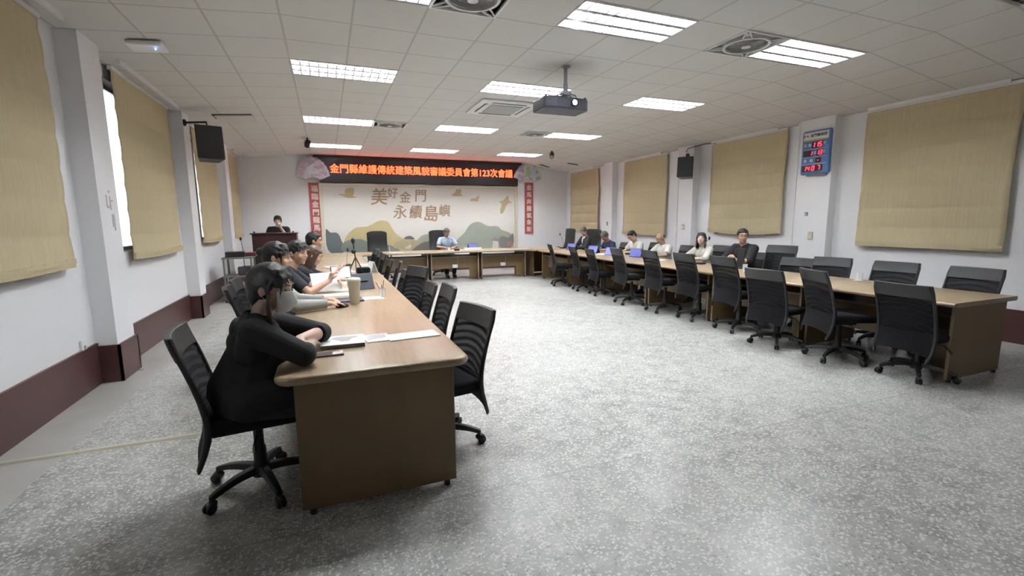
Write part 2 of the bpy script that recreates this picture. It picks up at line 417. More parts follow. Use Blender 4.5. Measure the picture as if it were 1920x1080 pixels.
# ------------------------------------------------------------------ ceiling lights
def ceiling_light():
    root = empty('ceiling_light', (0, 0, 0))
    W, D, Hh = 1.2, .6, .1; b = MB(); t = .012
    b.box(0, W, 0, D, Hh-t, Hh); b.box(0, W, 0, t, 0, Hh-t); b.box(0, W, D-t, D, 0, Hh-t); b.box(0, t, t, D-t, 0, Hh-t); b.box(W-t, W, t, D-t, 0, Hh-t)
    b.build('housing', M_HOUS, root)
    for k in range(3):
        y = D*(k+.5)/3
        tb_ = MB().tube([(.035, 0, .058), (W-.035, 0, .058)], .0135, 8).build('tube', M_TUBE, root); tb_.location = (0, y, 0)
    l = MB()
    for k in range(4):
        y = [t+.004, D/3, 2*D/3, D-t-.004][k]; hw = .004
        e0 = hw*.5 if k == 0 else hw*6; e1 = hw*.5 if k == 3 else hw*6
        l.prism([(y-e0, .002), (y+e1, .002), (y+hw*.5, .040), (y-hw*.5, .040)], t, W-t, 'x')
    for k in range(1, 12):
        x = W*k/12
        l.prism([(x-.007, .004), (x+.007, .004), (x+.001, .034), (x-.001, .034)], t, D-t, 'y')
    l.build('louvre', M_LOUV, root)
    return root
LIGHT_LAB = {
 (0, 2): 'ceiling light with three plain bright tubes, nearest whole one of the left column',
 (0, 7): 'louvred ceiling light of the left column beside a small round fan grille',
 (0, 12): 'louvred ceiling light of the left column, beside the black spotlight by the lettering board',
 (4, -2): 'largest and nearest louvred ceiling light, middle column in front of the projector',
 (4, 2): 'louvred ceiling light partly hidden behind the hanging projector',
 (4, 7): 'louvred ceiling light of the middle column beyond the air conditioner cassette',
 (4, 12): 'thin-looking louvred ceiling light of the middle column, right above the lettering board',
 (8, -2): 'bright louvred ceiling light touching the near round fan grille, right column',
 (8, 2): 'louvred ceiling light of the right column with no fan beside it',
 (8, 7): 'louvred ceiling light of the right column touching the far fan grille',
 (8, 12): 'farthest louvred ceiling light of the right column, by the lettering board',
 (0, -2): 'louvred ceiling light at the top photo edge, left of the top fan grille',
 (8, -5): 'unlit louvred ceiling light cut off by the top right corner of the photo',
 (4, -5): 'unlit louvred ceiling light of the middle column, above the camera',
 (0, -5): 'unlit louvred ceiling light of the left column, above the camera'}
proto = ceiling_light(); first = True
TOFF = [c for c in proto.children if c.name.startswith('tube')][0].data.copy(); TOFF.materials[0] = M_TOFF
TOFF_Y = 0
for (i, j) in sorted(LIGHTS, key=lambda q: q[1] == -5):
    o = proto if first else copy_tree(proto); first = False
    o.location = (GX+i*T, GY+j*T, ZC-.004)
    if j == -5:
        for c_ in o.children:
            if c_.name.startswith('tube'): c_.data = TOFF
    tag(o, LIGHT_LAB[(i, j)], 'ceiling light', 'louvred fluorescent ceiling lights')

# ceiling fans: square tile with a round grille and four corner slots
def ceiling_fan():
    root = empty('ceiling_fan', (0, 0, 0)); b = MB(); H = T/2
    b.box(-H, -H+.02, -H, H, -.01, .01); b.box(H-.02, H, -H, H, -.01, .01); b.box(-H+.02, H-.02, -H, -H+.02, -.01, .01); b.box(-H+.02, H-.02, H-.02, H, -.01, .01)
    n = 36
    def ring(r0, r1, z0, z1):
        vs = []; fs = []
        for k in range(n):
            a = 2*PI*k/n
            for r, z in ((r0, z0), (r1, z0), (r1, z1), (r0, z1)): vs.append((r*math.cos(a), r*math.sin(a), z))
        for k in range(n):
            q = (k+1) % n
            for m_ in range(4): fs.append((k*4+m_, k*4+(m_+1) % 4, q*4+(m_+1) % 4, q*4+m_))
        b.add(vs, fs)
    ring(.205, .23, -.02, .006)
    for sx in (-1, 1):
        for sy in (-1, 1):
            for da in (-.28, .28):
                a = math.atan2(sy, sx)
                p0 = Vector((.22*math.cos(a+da*.7), .22*math.sin(a+da*.7), -.006)); p1 = Vector((.385*math.cos(a+da*.12), .385*math.sin(a+da*.12), -.002))
                b.tube([p0, p1], .009, 6)
    b.build('frame', M_WHITE, root)
    g = MB()
    for k in range(12): 
        r = .03+.0145*k; pts = [(r*math.cos(2*PI*q/28), r*math.sin(2*PI*q/28), -.022+.012*(r/.205)**2) for q in range(29)]
        g.tube(pts, .0022, 4, caps=False)
    for k in range(16): a = 2*PI*k/16; g.tube([(.03*math.cos(a), .03*math.sin(a), -.02), (.205*math.cos(a), .205*math.sin(a), -.008)], .002, 4)
    g.build('grille', M_GREYP, root)
    MB().lathe([(.045, -.03), (.045, -.018), (.03, -.012)], 20).build('hub', M_WHITE, root)
    bl = MB()
    for k in range(3):
        M = Matrix.Rotation(2*PI*k/3, 4, 'Z'); bl.add([(.03, -.03, .03), (.19, -.06, .045), (.19, .06, .02), (.03, .03, .02)], [(0, 1, 2, 3)], M)
    bl.build('blade', M_WHITE, root)
    MB().box(-H+.001, H-.001, -H+.001, H-.001, .07, .09).build('backing', mat('fan_cavity', (.4, .4, .4), .8, noise=.02), root)
    return root
proto = ceiling_fan(); FL = ['near round fan grille in a ceiling tile, touching the bright right light',
 'round fan grille cut by the top edge of the photo', 'far round fan grille beside the second left light', 'far round fan grille beside the third right light']
for k, (i, j) in enumerate(FANS):
    o = proto if k == 0 else copy_tree(proto)
    o.location = (GX+(i+.5)*T, GY+(j+.5)*T, ZC-.004); tag(o, FL[k], 'ceiling fan', 'ceiling fans set into tiles')
# air conditioner cassette
ac = empty('air_conditioner', (2.76, 7.38, ZC-.032), 0, 'white square air conditioner cassette with a grey grille in the ceiling', 'air conditioner')
b = MB(); b.prism([(-.47, -.47), (.47, -.47), (.47, .47), (-.47, .47)], -.0, .03); b.build('panel', M_WHITE, ac, bevel=.01)
MB().box(-.26, .26, -.26, .26, -.014, 0).build('intake_grille', mat('intake_grey', (.42, .43, .42), .6, noise=.05, nscale=90), ac)
for k in range(4):
    M = Matrix.Rotation(PI/2*k, 4, 'Z'); MB().box(-.28, .28, .335, .375, -.006, 0, M).build('air_slot', M_DARKSLOT, ac)
    MB().box(-.28, .28, .345, .362, -.012, -.006, M).build('louver_flap', M_WHITE, ac)

# ------------------------------------------------------------------ projector on a ceiling pole
pj = empty('projector', (2.72, 5.25, 0), 0, 'black projector hanging from the ceiling on a grey pole, lens glowing', 'projector')
PC = mat('projector_grey', (.075, .078, .105), .45, noise=.05); PG = mat('pole_grey', (.25, .26, .29), .4, .3, noise=.03)
MB().prism([(-.29, -.15), (-.14, -.19), (.27, -.17), (.31, -.12), (.31, .18), (-.29, .18)], 2.80, 2.935).build('body', PC, pj, bevel=.018)
MB().tube([(.05, -.03, 3.03), (.05, -.03, ZC)], .022, 12).tube([(.05, -.03, 3.0), (.05, -.03, 3.12)], .028, 12).build('pole', PG, pj, True)
MB().lathe([(.055, ZC-.012), (.055, ZC)], 16, Matrix.Translation((.05, -.03, 0))).build('ceiling_plate', PG, pj)
bk = MB()
for a in (.4, 2.0, 3.7, 5.3): bk.tube([(.05, -.03, 3.02), (.05+.15*math.cos(a), -.03+.12*math.sin(a), 2.97), (.05+.17*math.cos(a), -.03+.13*math.sin(a), 2.93)], .008, 6)
bk.box(.0, .10, -.08, .02, 2.985, 3.03); bk.build('bracket', PG, pj)
MB().lathe([(.048, 0), (.048, .03), (.036, .032)], 20, Matrix.Translation((.09, -.165, 2.875)) @ Matrix.Rotation(PI/2, 4, 'X')).build('lens_ring', M_BLACK, pj)
MB().sph((.09, -.190, 2.875), (.033, .014, .033)).build('lens', mat('lens_glow', (.9, .95, 1), .1, emit=(.95, .97, 1), es=12, noise=.001), pj, True)
for x in (-.24, -.1, .28): MB().lathe([(.012, 2.93), (.016, 2.955), (.01, 2.962)], 10, Matrix.Translation((x, -.1, 0))).build('foot', M_BLACK, pj)

# ------------------------------------------------------------------ conference desks
def make_desk(L, D=.98, top=M_TOP, near_round=False, cut=True):
    # local: length along +Y from 0..L, inner side (towards the middle of the room) at x = 0, depth to x = D
    root = empty('conference_desk', (0, 0, 0)); z0, z1 = .708, .75; r = .021
    prof = []
    for k in range(7): a = -PI/2+PI*k/6; prof.append((D-r+r*math.cos(a), (z0+z1)/2+r*math.sin(a)))
    for k in range(7): a = PI/2+PI*k/6; prof.append((r+r*math.cos(a), (z0+z1)/2+r*math.sin(a)))
    b = MB()
    if near_round:
        R = .09; rows = []
        cuts = [0, .003, .010, .022, .04, .065, .09]
        n = len(prof); vs = []; fs = []
        for y in cuts+[L]:
            ins = R-math.sqrt(max(0, R*R-(R-min(y, R))**2)); zz = 1 if y > .012 else .55+.45*math.sqrt(max(0, 1-(1-y/.012)**2))
            for (x, z) in prof:
                xx = x+ins if x < D/2 else x-ins; vs.append((xx, y, .729+(z-.729)*zz))
        m_ = len(cuts)+1
        for i in range(m_-1):
            for k in range(n): fs.append((i*n+k, i*n+(k+1) % n, (i+1)*n+(k+1) % n, (i+1)*n+k))
        fs += [tuple(range(n)), tuple(range((m_-1)*n, m_*n))[::-1]]
        b.add(vs, fs)
    else: b.prism([(x, z) for x, z in prof], 0.001, L-.001, 'y')
    b.build('tabletop', top, root, True)
    i0, i1 = .10, D-.09
    for y in (.035, L-.06):
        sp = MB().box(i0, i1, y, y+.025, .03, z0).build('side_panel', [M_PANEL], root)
        MB().box(i0-.003, i0, y, y+.025, .03, z0).build('edge_band', M_EDGE, sp)
        for x in (i0+.05, i1-.05): MB().lathe([(.018, 0), (.018, .03)], 10, Matrix.Translation((x, y+.012, 0))).build('foot', M_BLACK, sp)
    xm = i0+.16
    m1 = [(.06, .30), (L-.06, .30), (L-.06, .60), (.06, .60)]
    if cut: m1 = [(.06, .03), (.25, .03), (.25, .30), (L-.06, .30), (L-.06, .60), (.06, .60)]
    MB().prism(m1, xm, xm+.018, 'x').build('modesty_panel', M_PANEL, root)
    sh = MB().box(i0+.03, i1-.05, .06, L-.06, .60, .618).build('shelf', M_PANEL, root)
    MB().box(i0+.026, i0+.03, .06, L-.06, .60, .618).build('edge_band', M_EDGE, sh)
    return root
DL = 1.445
G1 = 'wood laminate conference desks set in a U'
ords = ['nearest the camera', 'second from the camera', 'third from the camera', 'fourth from the camera', 'fifth from the camera', 'farthest from the camera']
# left arm: the room's middle is on its right (+X) side
pa = make_desk(DL, 1.0, M_TOP, True); pb = make_desk(DL, 1.0, M_TOP, False)
for k in range(6):
    o = pa if k == 0 else (pb if k == 1 else copy_tree(pb))
    o.rotation_euler = (0, 0, 0); o.scale = (1, 1, 1)
    # mirrored so that the inner side faces +X
    if k == 0: pass
    o.location = (.71, 2.42+k*DL, 0)
    tag(o, 'brown laminate conference desk in the left row under the seated people, '+ords[k], 'desk', G1)
def mirror_x(root):
    for c in root.children:
        me = c.data.copy()
        for v in me.vertices: v.co.x = -v.co.x
        bm = bmesh.new(); bm.from_mesh(me); bmesh.ops.reverse_faces(bm, faces=bm.faces); bm.to_mesh(me); bm.free(); c.data = me
        for g in c.children:
            me = g.data.copy()
            for v in me.vertices: v.co.x = -v.co.x
            bm = bmesh.new(); bm.from_mesh(me); bmesh.ops.reverse_faces(bm, faces=bm.faces); bm.to_mesh(me); bm.free(); g.data = me
for o in [x for x in COL.objects if x.name.startswith('conference_desk') and not x.parent]: mirror_x(o)
pr = make_desk(DL, 1.03, M_TOP, False)
for k in range(6):
    o = pr if k == 0 else copy_tree(pr)
    o.location = (5.06, 2.30+k*DL, 0)
    tag(o, 'brown laminate conference desk in the right row behind the empty chairs, '+ords[k], 'desk', G1)
# back row along X: rotate so that length runs along X and the inner side faces -Y
YT = 11.42
pk = make_desk(1.32, .95, M_TOP, False)
bx = [1.02, 2.34, 3.66]
for k in range(3):
    o = pk if k == 0 else copy_tree(pk)
    o.rotation_euler = (0, 0, PI/2); o.location = (bx[k]+1.32, YT, 0)
    # inner side must face -Y: rotation +90 maps local x -> +Y and local y -> -X
    tag(o, 'brown laminate desk of the back row, '+['at its left end behind the empty chairs', 'where the person in blue sits', 'at its right end with a white socket'][k], 'desk', G1)
def corner(x0, x1, y0, y1, fillx, label):
    root = empty('corner_desk', ((x0+x1)/2, (y0+y1)/2, 0), 0, label, 'desk', G1)
    cx, cy = (x0+x1)/2, (y0+y1)/2
    R = .3; poly = []
    ix = x1 if fillx > 0 else x0            # inner corner column
    s = fillx
    inner = [(ix+s*R-s*R*math.sin(a), y0-R+R*math.cos(a)) for a in [PI/2*k/8 for k in range(9)]]
    # inner fillet sits in the room corner between the two rows
    far = x0 if fillx > 0 else x1
    poly = [(far, y0-.02), (ix, y0-.02)] + [(ix+s*R*(1-math.cos(a)), y0-R*(1-math.sin(a))) for a in [PI/2*k/8 for k in range(9)]][::1]
    poly = [(far, y0-R), (ix, y0-R)]+[(ix+s*R*(1-math.cos(PI/2*k/8)), y0-R+R*math.sin(PI/2*k/8)) for k in range(1, 9)]+[(ix+s*R, y1), (far, y1)]
    poly = [(a-cx, b_-cy) for a, b_ in poly]
    MB().prism(poly, .708, .75).build('tabletop', M_TOP, root, bevel=.012)
    for (a0, a1, c0, c1) in ((x0+.06, x0+.085, y0, y1-.06), (x1-.085, x1-.06, y0, y1-.06)):
        MB().box(a0-cx, a1-cx, c0-cy, c1-cy, .03, .708).build('side_panel', M_PANEL, root)
    MB().box(x0+.1-cx, x1-.1-cx, y1-.1-cy, y1-.08-cy, .03, .708).build('back_panel', M_PANEL, root)
corner(-.29, .71, YT, 12.37, 1, 'left corner piece joining the left row of desks to the back row')
corner(5.06, 6.09, YT, 12.37, -1, 'rounded corner piece joining the right row of desks to the back row')
for k, x in enumerate((3.0, 4.32)):
    o = empty('power_outlet', (x+.02, YT+.235, .36), 0, 'white socket box on the front panel of the back desk, '+['below the person in blue', 'right one'][k], 'socket', 'socket boxes on the back desks')
    MB().box(-.065, .065, -.02, .02, -.04, .04, b=.004).build('box', M_WHITE, o); MB().tube([(.07, -.006, 0), (.075, -.006, .2), (.07, -.006, .24)], .008, 6).build('cable', M_GREYP, o)
    for s_ in (-1, 1): MB().box(s_*.03-.012, s_*.03+.012, -.023, -.019, -.012, .012).build('socket_face', M_GREYP, o)

# ------------------------------------------------------------------ office chairs
PROF = [(-.325, .965), (-.306, .90), (-.278, .82), (-.250, .73), (-.226, .64), (-.210, .56), (-.205, .50), (-.212, .43), (-.232, .36), (-.258, .29)]
def prof_y(z):
    for (a, b_), (c, d) in zip(PROF, PROF[1:]):
        if d <= z <= b_: return a+(c-a)*(b_-z)/(b_-d)
    return PROF[0][0] if z > .965 else PROF[-1][0]
def half_w(z): return .236-.010*max(0, z-.9)/.07
def sheet(z0, z1, th, nz=10, nx=10, curve=.03, lo=None, inset=0):
    vs = []; fs = []
    for side in (0, 1):
        for j in range(nz+1):
            for i in range(nx+1):
                u = i/nx*2-1; zb = z0 if lo is None else z0+lo*(1-abs(u)**2.5)
                z = zb+(z1-zb)*j/nz; hw = half_w(z)-inset
                y = prof_y(z)-curve*(1-u*u)+(th/2 if side else -th/2)
                vs.append((u*hw, y, z))
    o = (nz+1)*(nx+1); row = nx+1
    for j in range(nz):
        for i in range(nx):
            a = j*row+i; fs.append((a, a+1, a+row+1, a+row)); fs.append((o+a, o+a+row, o+a+row+1, o+a+1))
    bd = [i for i in range(row)]+[j*row+nx for j in range(1, nz+1)]+[nz*row+i for i in range(nx-1, -1, -1)]+[j*row for j in range(nz-1, 0, -1)]
    for a, b_ in zip(bd, bd[1:]+bd[:1]): fs.append((a, a+o, b_+o, b_))
    return MB().add(vs, fs)
def base_parts(root, r=.29):
    MB().lathe([(.05, .075), (.055, .12), (.035, .16), (.033, .24), (.026, .25), (.026, .40)], 18).build('column', M_BLACK, root, True)
    for k in range(5):
        a = 2*PI*k/5+.3; M = Matrix.Rotation(a, 4, 'Z')
        g = MB(); vs = []; fs = []; n = 8
        for q in range(n+1):
            u = q/n; x = .03+(r-.03)*u; z = .115-.035*u*u+.006*math.sin(PI*u); w_ = .030-.012*u; h = .021-.007*u
            for (yy, zz) in ((-w_, -h), (w_, -h), (w_*.75, h), (-w_*.75, h)): vs.append((x, yy, z+zz))
        for q in range(n):
            for m_ in range(4): fs.append((q*4+m_, q*4+(m_+1) % 4, q*4+4+(m_+1) % 4, q*4+4+m_))
        fs += [(0, 1, 2, 3), (n*4+3, n*4+2, n*4+1, n*4)]
        g.add(vs, fs, M); leg = g.build('leg', M_BLACK, root, bevel=.005)
        c = MB(); R = Matrix.Rotation(a+.6*math.sin(k*2.3), 4, 'Z'); P = Matrix.Translation(M @ Vector((r-.005, 0, 0)))
        for s_ in (-1, 1): c.lathe([(.024, -.009), (.028, -.006), (.028, .006), (.024, .009)], 14, P @ R @ Matrix.Translation((.012, s_*.014, .028)) @ Matrix.Rotation(PI/2, 4, 'X'))
        c.sph((.0, 0, .045), (.032, .024, .022), P @ R, 10); c.tube([P @ Vector((0, 0, .05)), P @ Vector((0, 0, .09))], .010, 8)
        c.build('caster', M_BLACK, leg, True)
def make_chair(dz=0):
    root = empty('office_chair', (0, 0, 0)); base_parts(root)
    U = Matrix.Translation((0, 0, dz))
    s = MB(); nx = 10; vs = []
    s.box(-.235, .235, -.22, .25, .43, .505, b=.034)
    for i, v in enumerate(s.v):
        x, y, z = v
        if z > .47: z += .012*(abs(x)/.235)**2+.006-.02*max(0, (y-.15)/.1)**2
        s.v[i] = (x*(1-.06*max(0, y)/.25), y, z)
    s.v = [(x, y, z+dz) for x, y, z in s.v]; s.build('seat', M_FAB, root, True)
    def up_(m): m.v = [(x, y, z+dz) for x, y, z in m.v]; return m
    up_(MB().box(-.09, .09, -.22, .12, .385, .43)).build('tilt_mechanism', M_BLACK, root, bevel=.01)
    up_(MB().tube([(.08, 0, .40), (.2, 0, .40), (.25, -.01, .37), (.27, -.01, .34)], [.006, .006, .008, .012], 8)).build('lever', M_BLACK, root)
    up_(sheet(.845, .968, .034, 5, 12)).build('headband', M_LEATH, root, True, .006)
    up_(sheet(.50, .85, .006, 10, 12)).build('back_mesh', M_MESH, root, True)
    up_(sheet(.318, .53, .024, 6, 12, lo=.03)).build('lower_back', M_FAB, root, True)
    for sx in (-1, 1):
        fr = MB()
        pts = [(sx*(half_w(z)+.002), y, z) for y, z in PROF[:-1]]+[(sx*.225, -.26, .285), (sx*.216, -.265, .262)]
        rr = [.012, .013, .013, .013, .014, .016, .018, .018, .016, .013, .007]
        up_(fr.tube(pts, rr, 8)).build('side_frame', M_BLACK, root, True)
    return root
def put_chair(px, py, heading, dz, label, group):
    # heading: direction the sitter faces, radians from +X
    key = round(dz, 3)
    if key not in put_chair.c: put_chair.c[key] = make_chair(key); o = put_chair.c[key]
    else: o = copy_tree(put_chair.c[key])
    o.location = (px, py, 0); o.rotation_euler = (0, 0, heading-PI/2)
    return tag(o, label, 'chair', group)
put_chair.c = {}
G2, G3, G4 = 'empty mesh-back chairs on the inner side of the right row', 'mesh-back chairs along the right wall side', 'empty mesh-back chairs on the inner side of the left row'
G5 = 'mesh-back chairs of the left row sitters'
OW = ['nearest of the inner right row, by the desk end', 'second, turned slightly sideways', 'third, seen square from behind with a small pale label', 'fourth, in front of the person with glasses', 'fifth, below the person with bangs', 'sixth, below the balding person', 'seventh, in front of the person in white', 'eighth, below the person in navy', 'ninth, third from the far corner', 'tenth, alone by the far corner desk']
CI = [(5.16, 2.58, -.05, -.06, ), (5.03, 3.24, -.42, 0), (4.98, 3.93, .08, -.045), (5.16, 4.66, -.12, .045), (5.18, 5.42, -.1, .04), (5.12, 6.12, -.15, .045), (5.06, 6.95, -.18, .04), (5.16, 8.02, -.2, -.03), (5.16, 8.72, -.2, -.02), (5.08, 9.62, -.3, -.01)]
for (x, y, a, dz), nm in zip(CI, OW): put_chair(x, y, a, dz, 'empty black mesh-back office chair, '+nm, G2)
CW = [(6.05, 2.78, -.1, -.0, 'nearest by the right wall, at the desk end'), (6.08, 3.50, .05, .0, 'second by the right wall, behind a drinking glass'), (6.1, 4.25, .15, .0, 'third by the right wall, under the wall clock'), (6.15, 4.82, .1, -.045, 'low one half hidden left of the chair under the clock'),
      (6.42, 5.28, .15, .11, 'tallest beside the person with glasses'), (6.62, 5.86, 0, -.045, 'under the person with glasses'), (6.62, 6.72, 0, .04, 'under the person with bangs'), (6.62, 7.62, 0, 0, 'under the balding person in white'), (6.62, 8.62, 0, .02, 'under the person in white reading'), (6.5, 9.62, 0, -.02, 'under the person in navy')]
for x, y, a, dz, nm in CW: put_chair(x, y, PI+a, dz, 'black mesh-back office chair, '+nm, G3)
CL = [(.63, 3.0, .22, -.05, 'nearest of the inner left row'), (.66, 4.02, 0, -.03, 'second of the inner left row'), (.66, 4.78, 0, -.1, 'third, lower one of the inner left row'), (.70, 5.52, .35, .0, 'fourth, turned towards the camera in the inner left row'),
      (.66, 6.5, 0, -.13, 'fifth, low one of the inner left row'), (.68, 7.22, -.1, -.06, 'sixth of the inner left row'), (.66, 8.1, 0, -.1, 'seventh of the inner left row'), (.66, 9.0, 0, -.06, 'eighth of the inner left row'), (.66, 9.75, 0, -.06, 'ninth of the inner left row'), (.66, 10.5, .1, -.05, 'last of the inner left row by the back desk')]
for x, y, a, dz, nm in CL: put_chair(x, y, PI+a, dz, 'empty black mesh-back office chair, '+nm, G4)
CP = [(-.43, 2.86, .10, -.01, 'under the person with a white mask, nearest of all'), (-.50, 4.64, .12, -.01, 'under the person with a hair bun'), (-.56, 5.32, 0, -.02, 'under the person in the dark polo shirt'), (-.50, 6.12, 0, -.04, 'under the brown-haired woman writing'), (-.42, 6.95, 0, -.02, 'under the dark-haired man farthest in the left row')]
for x, y, a, dz, nm in CP: put_chair(x, y, a, dz, 'black mesh-back office chair '+nm, G5)

# executive chairs
def make_exec():
    root = empty('executive_chair', (0, 0, 0)); base_parts(root, .31)
    MB().box(-.26, .26, -.22, .27, .43, .54, b=.045).build('seat', M_LEATH, root, True)
    vs = MB(); nz, nx = 14, 12; V = []; Fc = []
    for side in (0, 1):
        for j in range(nz+1):
            for i in range(nx+1):
                u = i/nx*2-1; t_ = j/nz; z = .48+.78*t_; hw = .285-.02*t_-.01*math.sin(PI*t_)
                zz = z-.05*abs(u)**4*t_
                y = -.23-.16*t_+.02*math.cos(PI*2*t_)
                V.append((u*hw, y+(.045*(1-abs(u)**4) if side else -.03*(1-abs(u)**6)), zz))
    o = (nz+1)*(nx+1); row = nx+1
    for j in range(nz):
        for i in range(nx): a = j*row+i; Fc.append((a, a+1, a+row+1, a+row)); Fc.append((o+a, o+a+row, o+a+row+1, o+a+1))
    bd = [i for i in range(row)]+[j*row+nx for j in range(1, nz+1)]+[nz*row+i for i in range(nx-1, -1, -1)]+[j*row for j in range(nz-1, 0, -1)]
    for a, b_ in zip(bd, bd[1:]+bd[:1]): Fc.append((a, a+o, b_+o, b_))
    vs.add(V, Fc).build('backrest', M_LEATH, root, True)
    for s_ in (-1, 1):
        MB().tube([(s_*.27, .12, .45), (s_*.30, .12, .60), (s_*.30, .08, .68), (s_*.30, -.15, .69), (s_*.28, -.24, .62)], [.018, .018, .024, .024, .016], 8).build('armrest', M_BLACK, root, True)
    MB().box(-.1, .1, -.2, .12, .385, .43).build('tilt_mechanism', M_BLACK, root)
    return root
pe = make_exec()
for k, (x, y, a, nm) in enumerate([(1.27, 12.9, -PI/2, 'empty, left of the person in blue in front of the mural'), (3.0, 12.95, -PI/2+.1, 'under the person in blue'), (6.50, 11.0, PI+.5, 'under the person in a dark suit'), (6.50, 12.5, PI+.1, 'empty, in the far right corner')]):
    o = pe if k == 0 else copy_tree(pe)
    o.location = (x, y, 0); o.rotation_euler = (0, 0, a-PI/2); tag(o, 'high-backed black leather chair, '+nm, 'chair', 'executive chairs')

# ------------------------------------------------------------------ back wall: lettering board, mural, banners
M_BOARD = mat('board_black', (.022, .012, .013), .35, noise=.05)
M_LED = mat('led_orange', (1, .25, .08), .5, emit=(1, .055, .018), es=1.1, noise=.001)
sg = empty('lettering_board', (2.84, YB-.07, 2.96), 0, 'long black electronic sign with glowing orange Chinese lettering above the mural', 'sign')
MB().box(-2.94, 2.90, -.06, .07, -.355, .30).build('panel', M_BOARD, sg, bevel=.006)
MB().box(-3.06, 3.02, -.10, .07, .30, .345).build('top_cap', mat('dark_cap', (.03, .025, .025), .5, noise=.05), sg)
text('金門縣維護傳統建築風貌審議委員會第123次會議', .262, M_LED, sg, 'lettering', .004, .004, loc=(.03, -.066, -.01), sx=.955)
mu = empty('mural', (2.82, YB, 1.6), 0, 'wall mural of gold and green hills with flying birds and brown calligraphy', 'mural')
MUX, MUZ = 2.82, 1.6
M_CANVAS = mat('mural_canvas', (.66, .63, .59), .8, noise=.02)
MB().box(-2.86, 2.84, -.03, -.0, -1.0, .90).build('canvas', M_CANVAS, mu)
fb = MB(); FW = .085
fb.box(-2.95, 2.93, -.055, 0, .90, .95+.03); fb.box(-2.95, -2.86, -.055, 0, -1.0, .90); fb.box(2.84, 2.93, -.055, 0, -1.0, .90)
fb.build('frame', mat('mural_frame', (.62, .55, .43), .5, noise=.03), mu, bevel=.006)
def cm(n, c): return mat(n, c, .8, noise=.12, nscale=3)
HILLS = [
 ('painted_hill', cm('hill_yellow', (.50, .41, .22)), [(0.4, 0.88), (0.52, 1.14), (0.75, 1.35), (.92, 1.37), (1.1, 1.37), (1.28, 1.47), (1.4, 1.53), (1.52, 1.55), (1.67, 1.52), (1.73, 1.44), (1.78, 1.33), (1.92, 1.11), (2.13, 0.99), (2.44, 0.95), (2.62, 0.69), (2.62, 0.62), (0.39, 0.62)]),
 ('painted_hill', cm('hill_slate', (.13, .15, .15)), [(-0.03, 1.34), (0.02, 1.31), (0.1, 1.21), (0.24, 1.23), (0.33, 1.16), (0.37, 1.0), (0.43, 0.88), (0.46, 0.62), (-0.03, 0.62)]),
 ('painted_hill', cm('hill_grey', (.20, .22, .19)), [(0.36, 0.88), (.5, .98), (0.65, 1.02), (0.88, 1.03), (1.02, 0.98), (1.13, 0.89), (1.67, 0.84), (1.82, 0.78), (1.99, 0.68), (1.99, 0.62), (0.35, 0.62)]),
 ('painted_hill', cm('hill_dark', (.13, .135, .13)), [(2.09, 1.0), (2.2, 1.08), (2.32, 1.09), (2.41, 1.03), (2.44, 0.98), (2.25, 0.98)]),
 ('painted_hill', cm('hill_pale_yellow', (.42, .35, .22)), [(1.79, 0.84), (1.98, 0.97), (2.29, 1.0), (2.53, 0.94), (2.79, 0.97), (2.88, 0.94), (2.62, 0.69), (1.81, 0.71)]),
 ('painted_hill', cm('hill_green_mid', (.33, .34, .27)), [(2.5, 0.95), (2.6, 1.06), (2.76, 1.13), (2.96, 1.13), (2.95, 0.9), (2.53, 0.82)]),
 ('painted_hill', cm('hill_dark_mid', (.17, .16, .15)), [(2.34, 0.67), (2.63, 0.88), (2.95, 0.94), (3.73, 0.79), (3.73, 0.62), (2.33, 0.62)]),
 ('painted_hill', cm('hill_sage', (.31, .34, .28)), [(3.66, 0.66), (3.7, 0.92), (3.98, 1.14), (4.12, 1.37), (4.26, 1.46), (4.43, 1.49), (4.55, 1.45), (4.64, 1.39), (4.78, 1.34), (5.1, 1.35), (5.17, 1.22), (5.45, 1.15), (5.6, 1.01), (5.62, 0.62), (3.66, 0.62)]),
 ('painted_hill', cm('hill_yellow_right', (.40, .36, .22)), [(5.13, 1.19), (5.27, 1.18), (5.45, 1.08), (5.41, 0.88), (5.27, 1.02)]),
 ('painted_hill', cm('hill_slate_right', (.19, .20, .19)), [(5.09, 0.99), (5.27, 1.03), (5.45, 0.94), (5.62, 1.18), (5.62, 0.62), (5.12, 0.62)]),
 ('painted_house', cm('house_white', (.62, .58, .55)), [(4.91, 0.89), (5.0, 0.95), (5.09, 0.82), (5.09, 0.62), (4.87, 0.62)]),
 ('painted_roof', cm('roof_mauve', (.30, .25, .25)), [(4.84, 0.89), (4.98, 1.02), (5.09, 0.94), (5.12, 0.85)]),
 ('painted_house', cm('house_red', (.34, .20, .16)), [(5.38, 0.84), (5.56, 0.87), (5.6, 0.67), (5.36, 0.71)]),
 ('painted_boat', cm('boat_white', (.60, .57, .52)), [(2.12, 0.74), (2.31, 0.84), (2.34, 0.76), (2.27, 0.7), (2.15, 0.7)])]
MBIRD = cm('bird_gold', (.44, .35, .19))
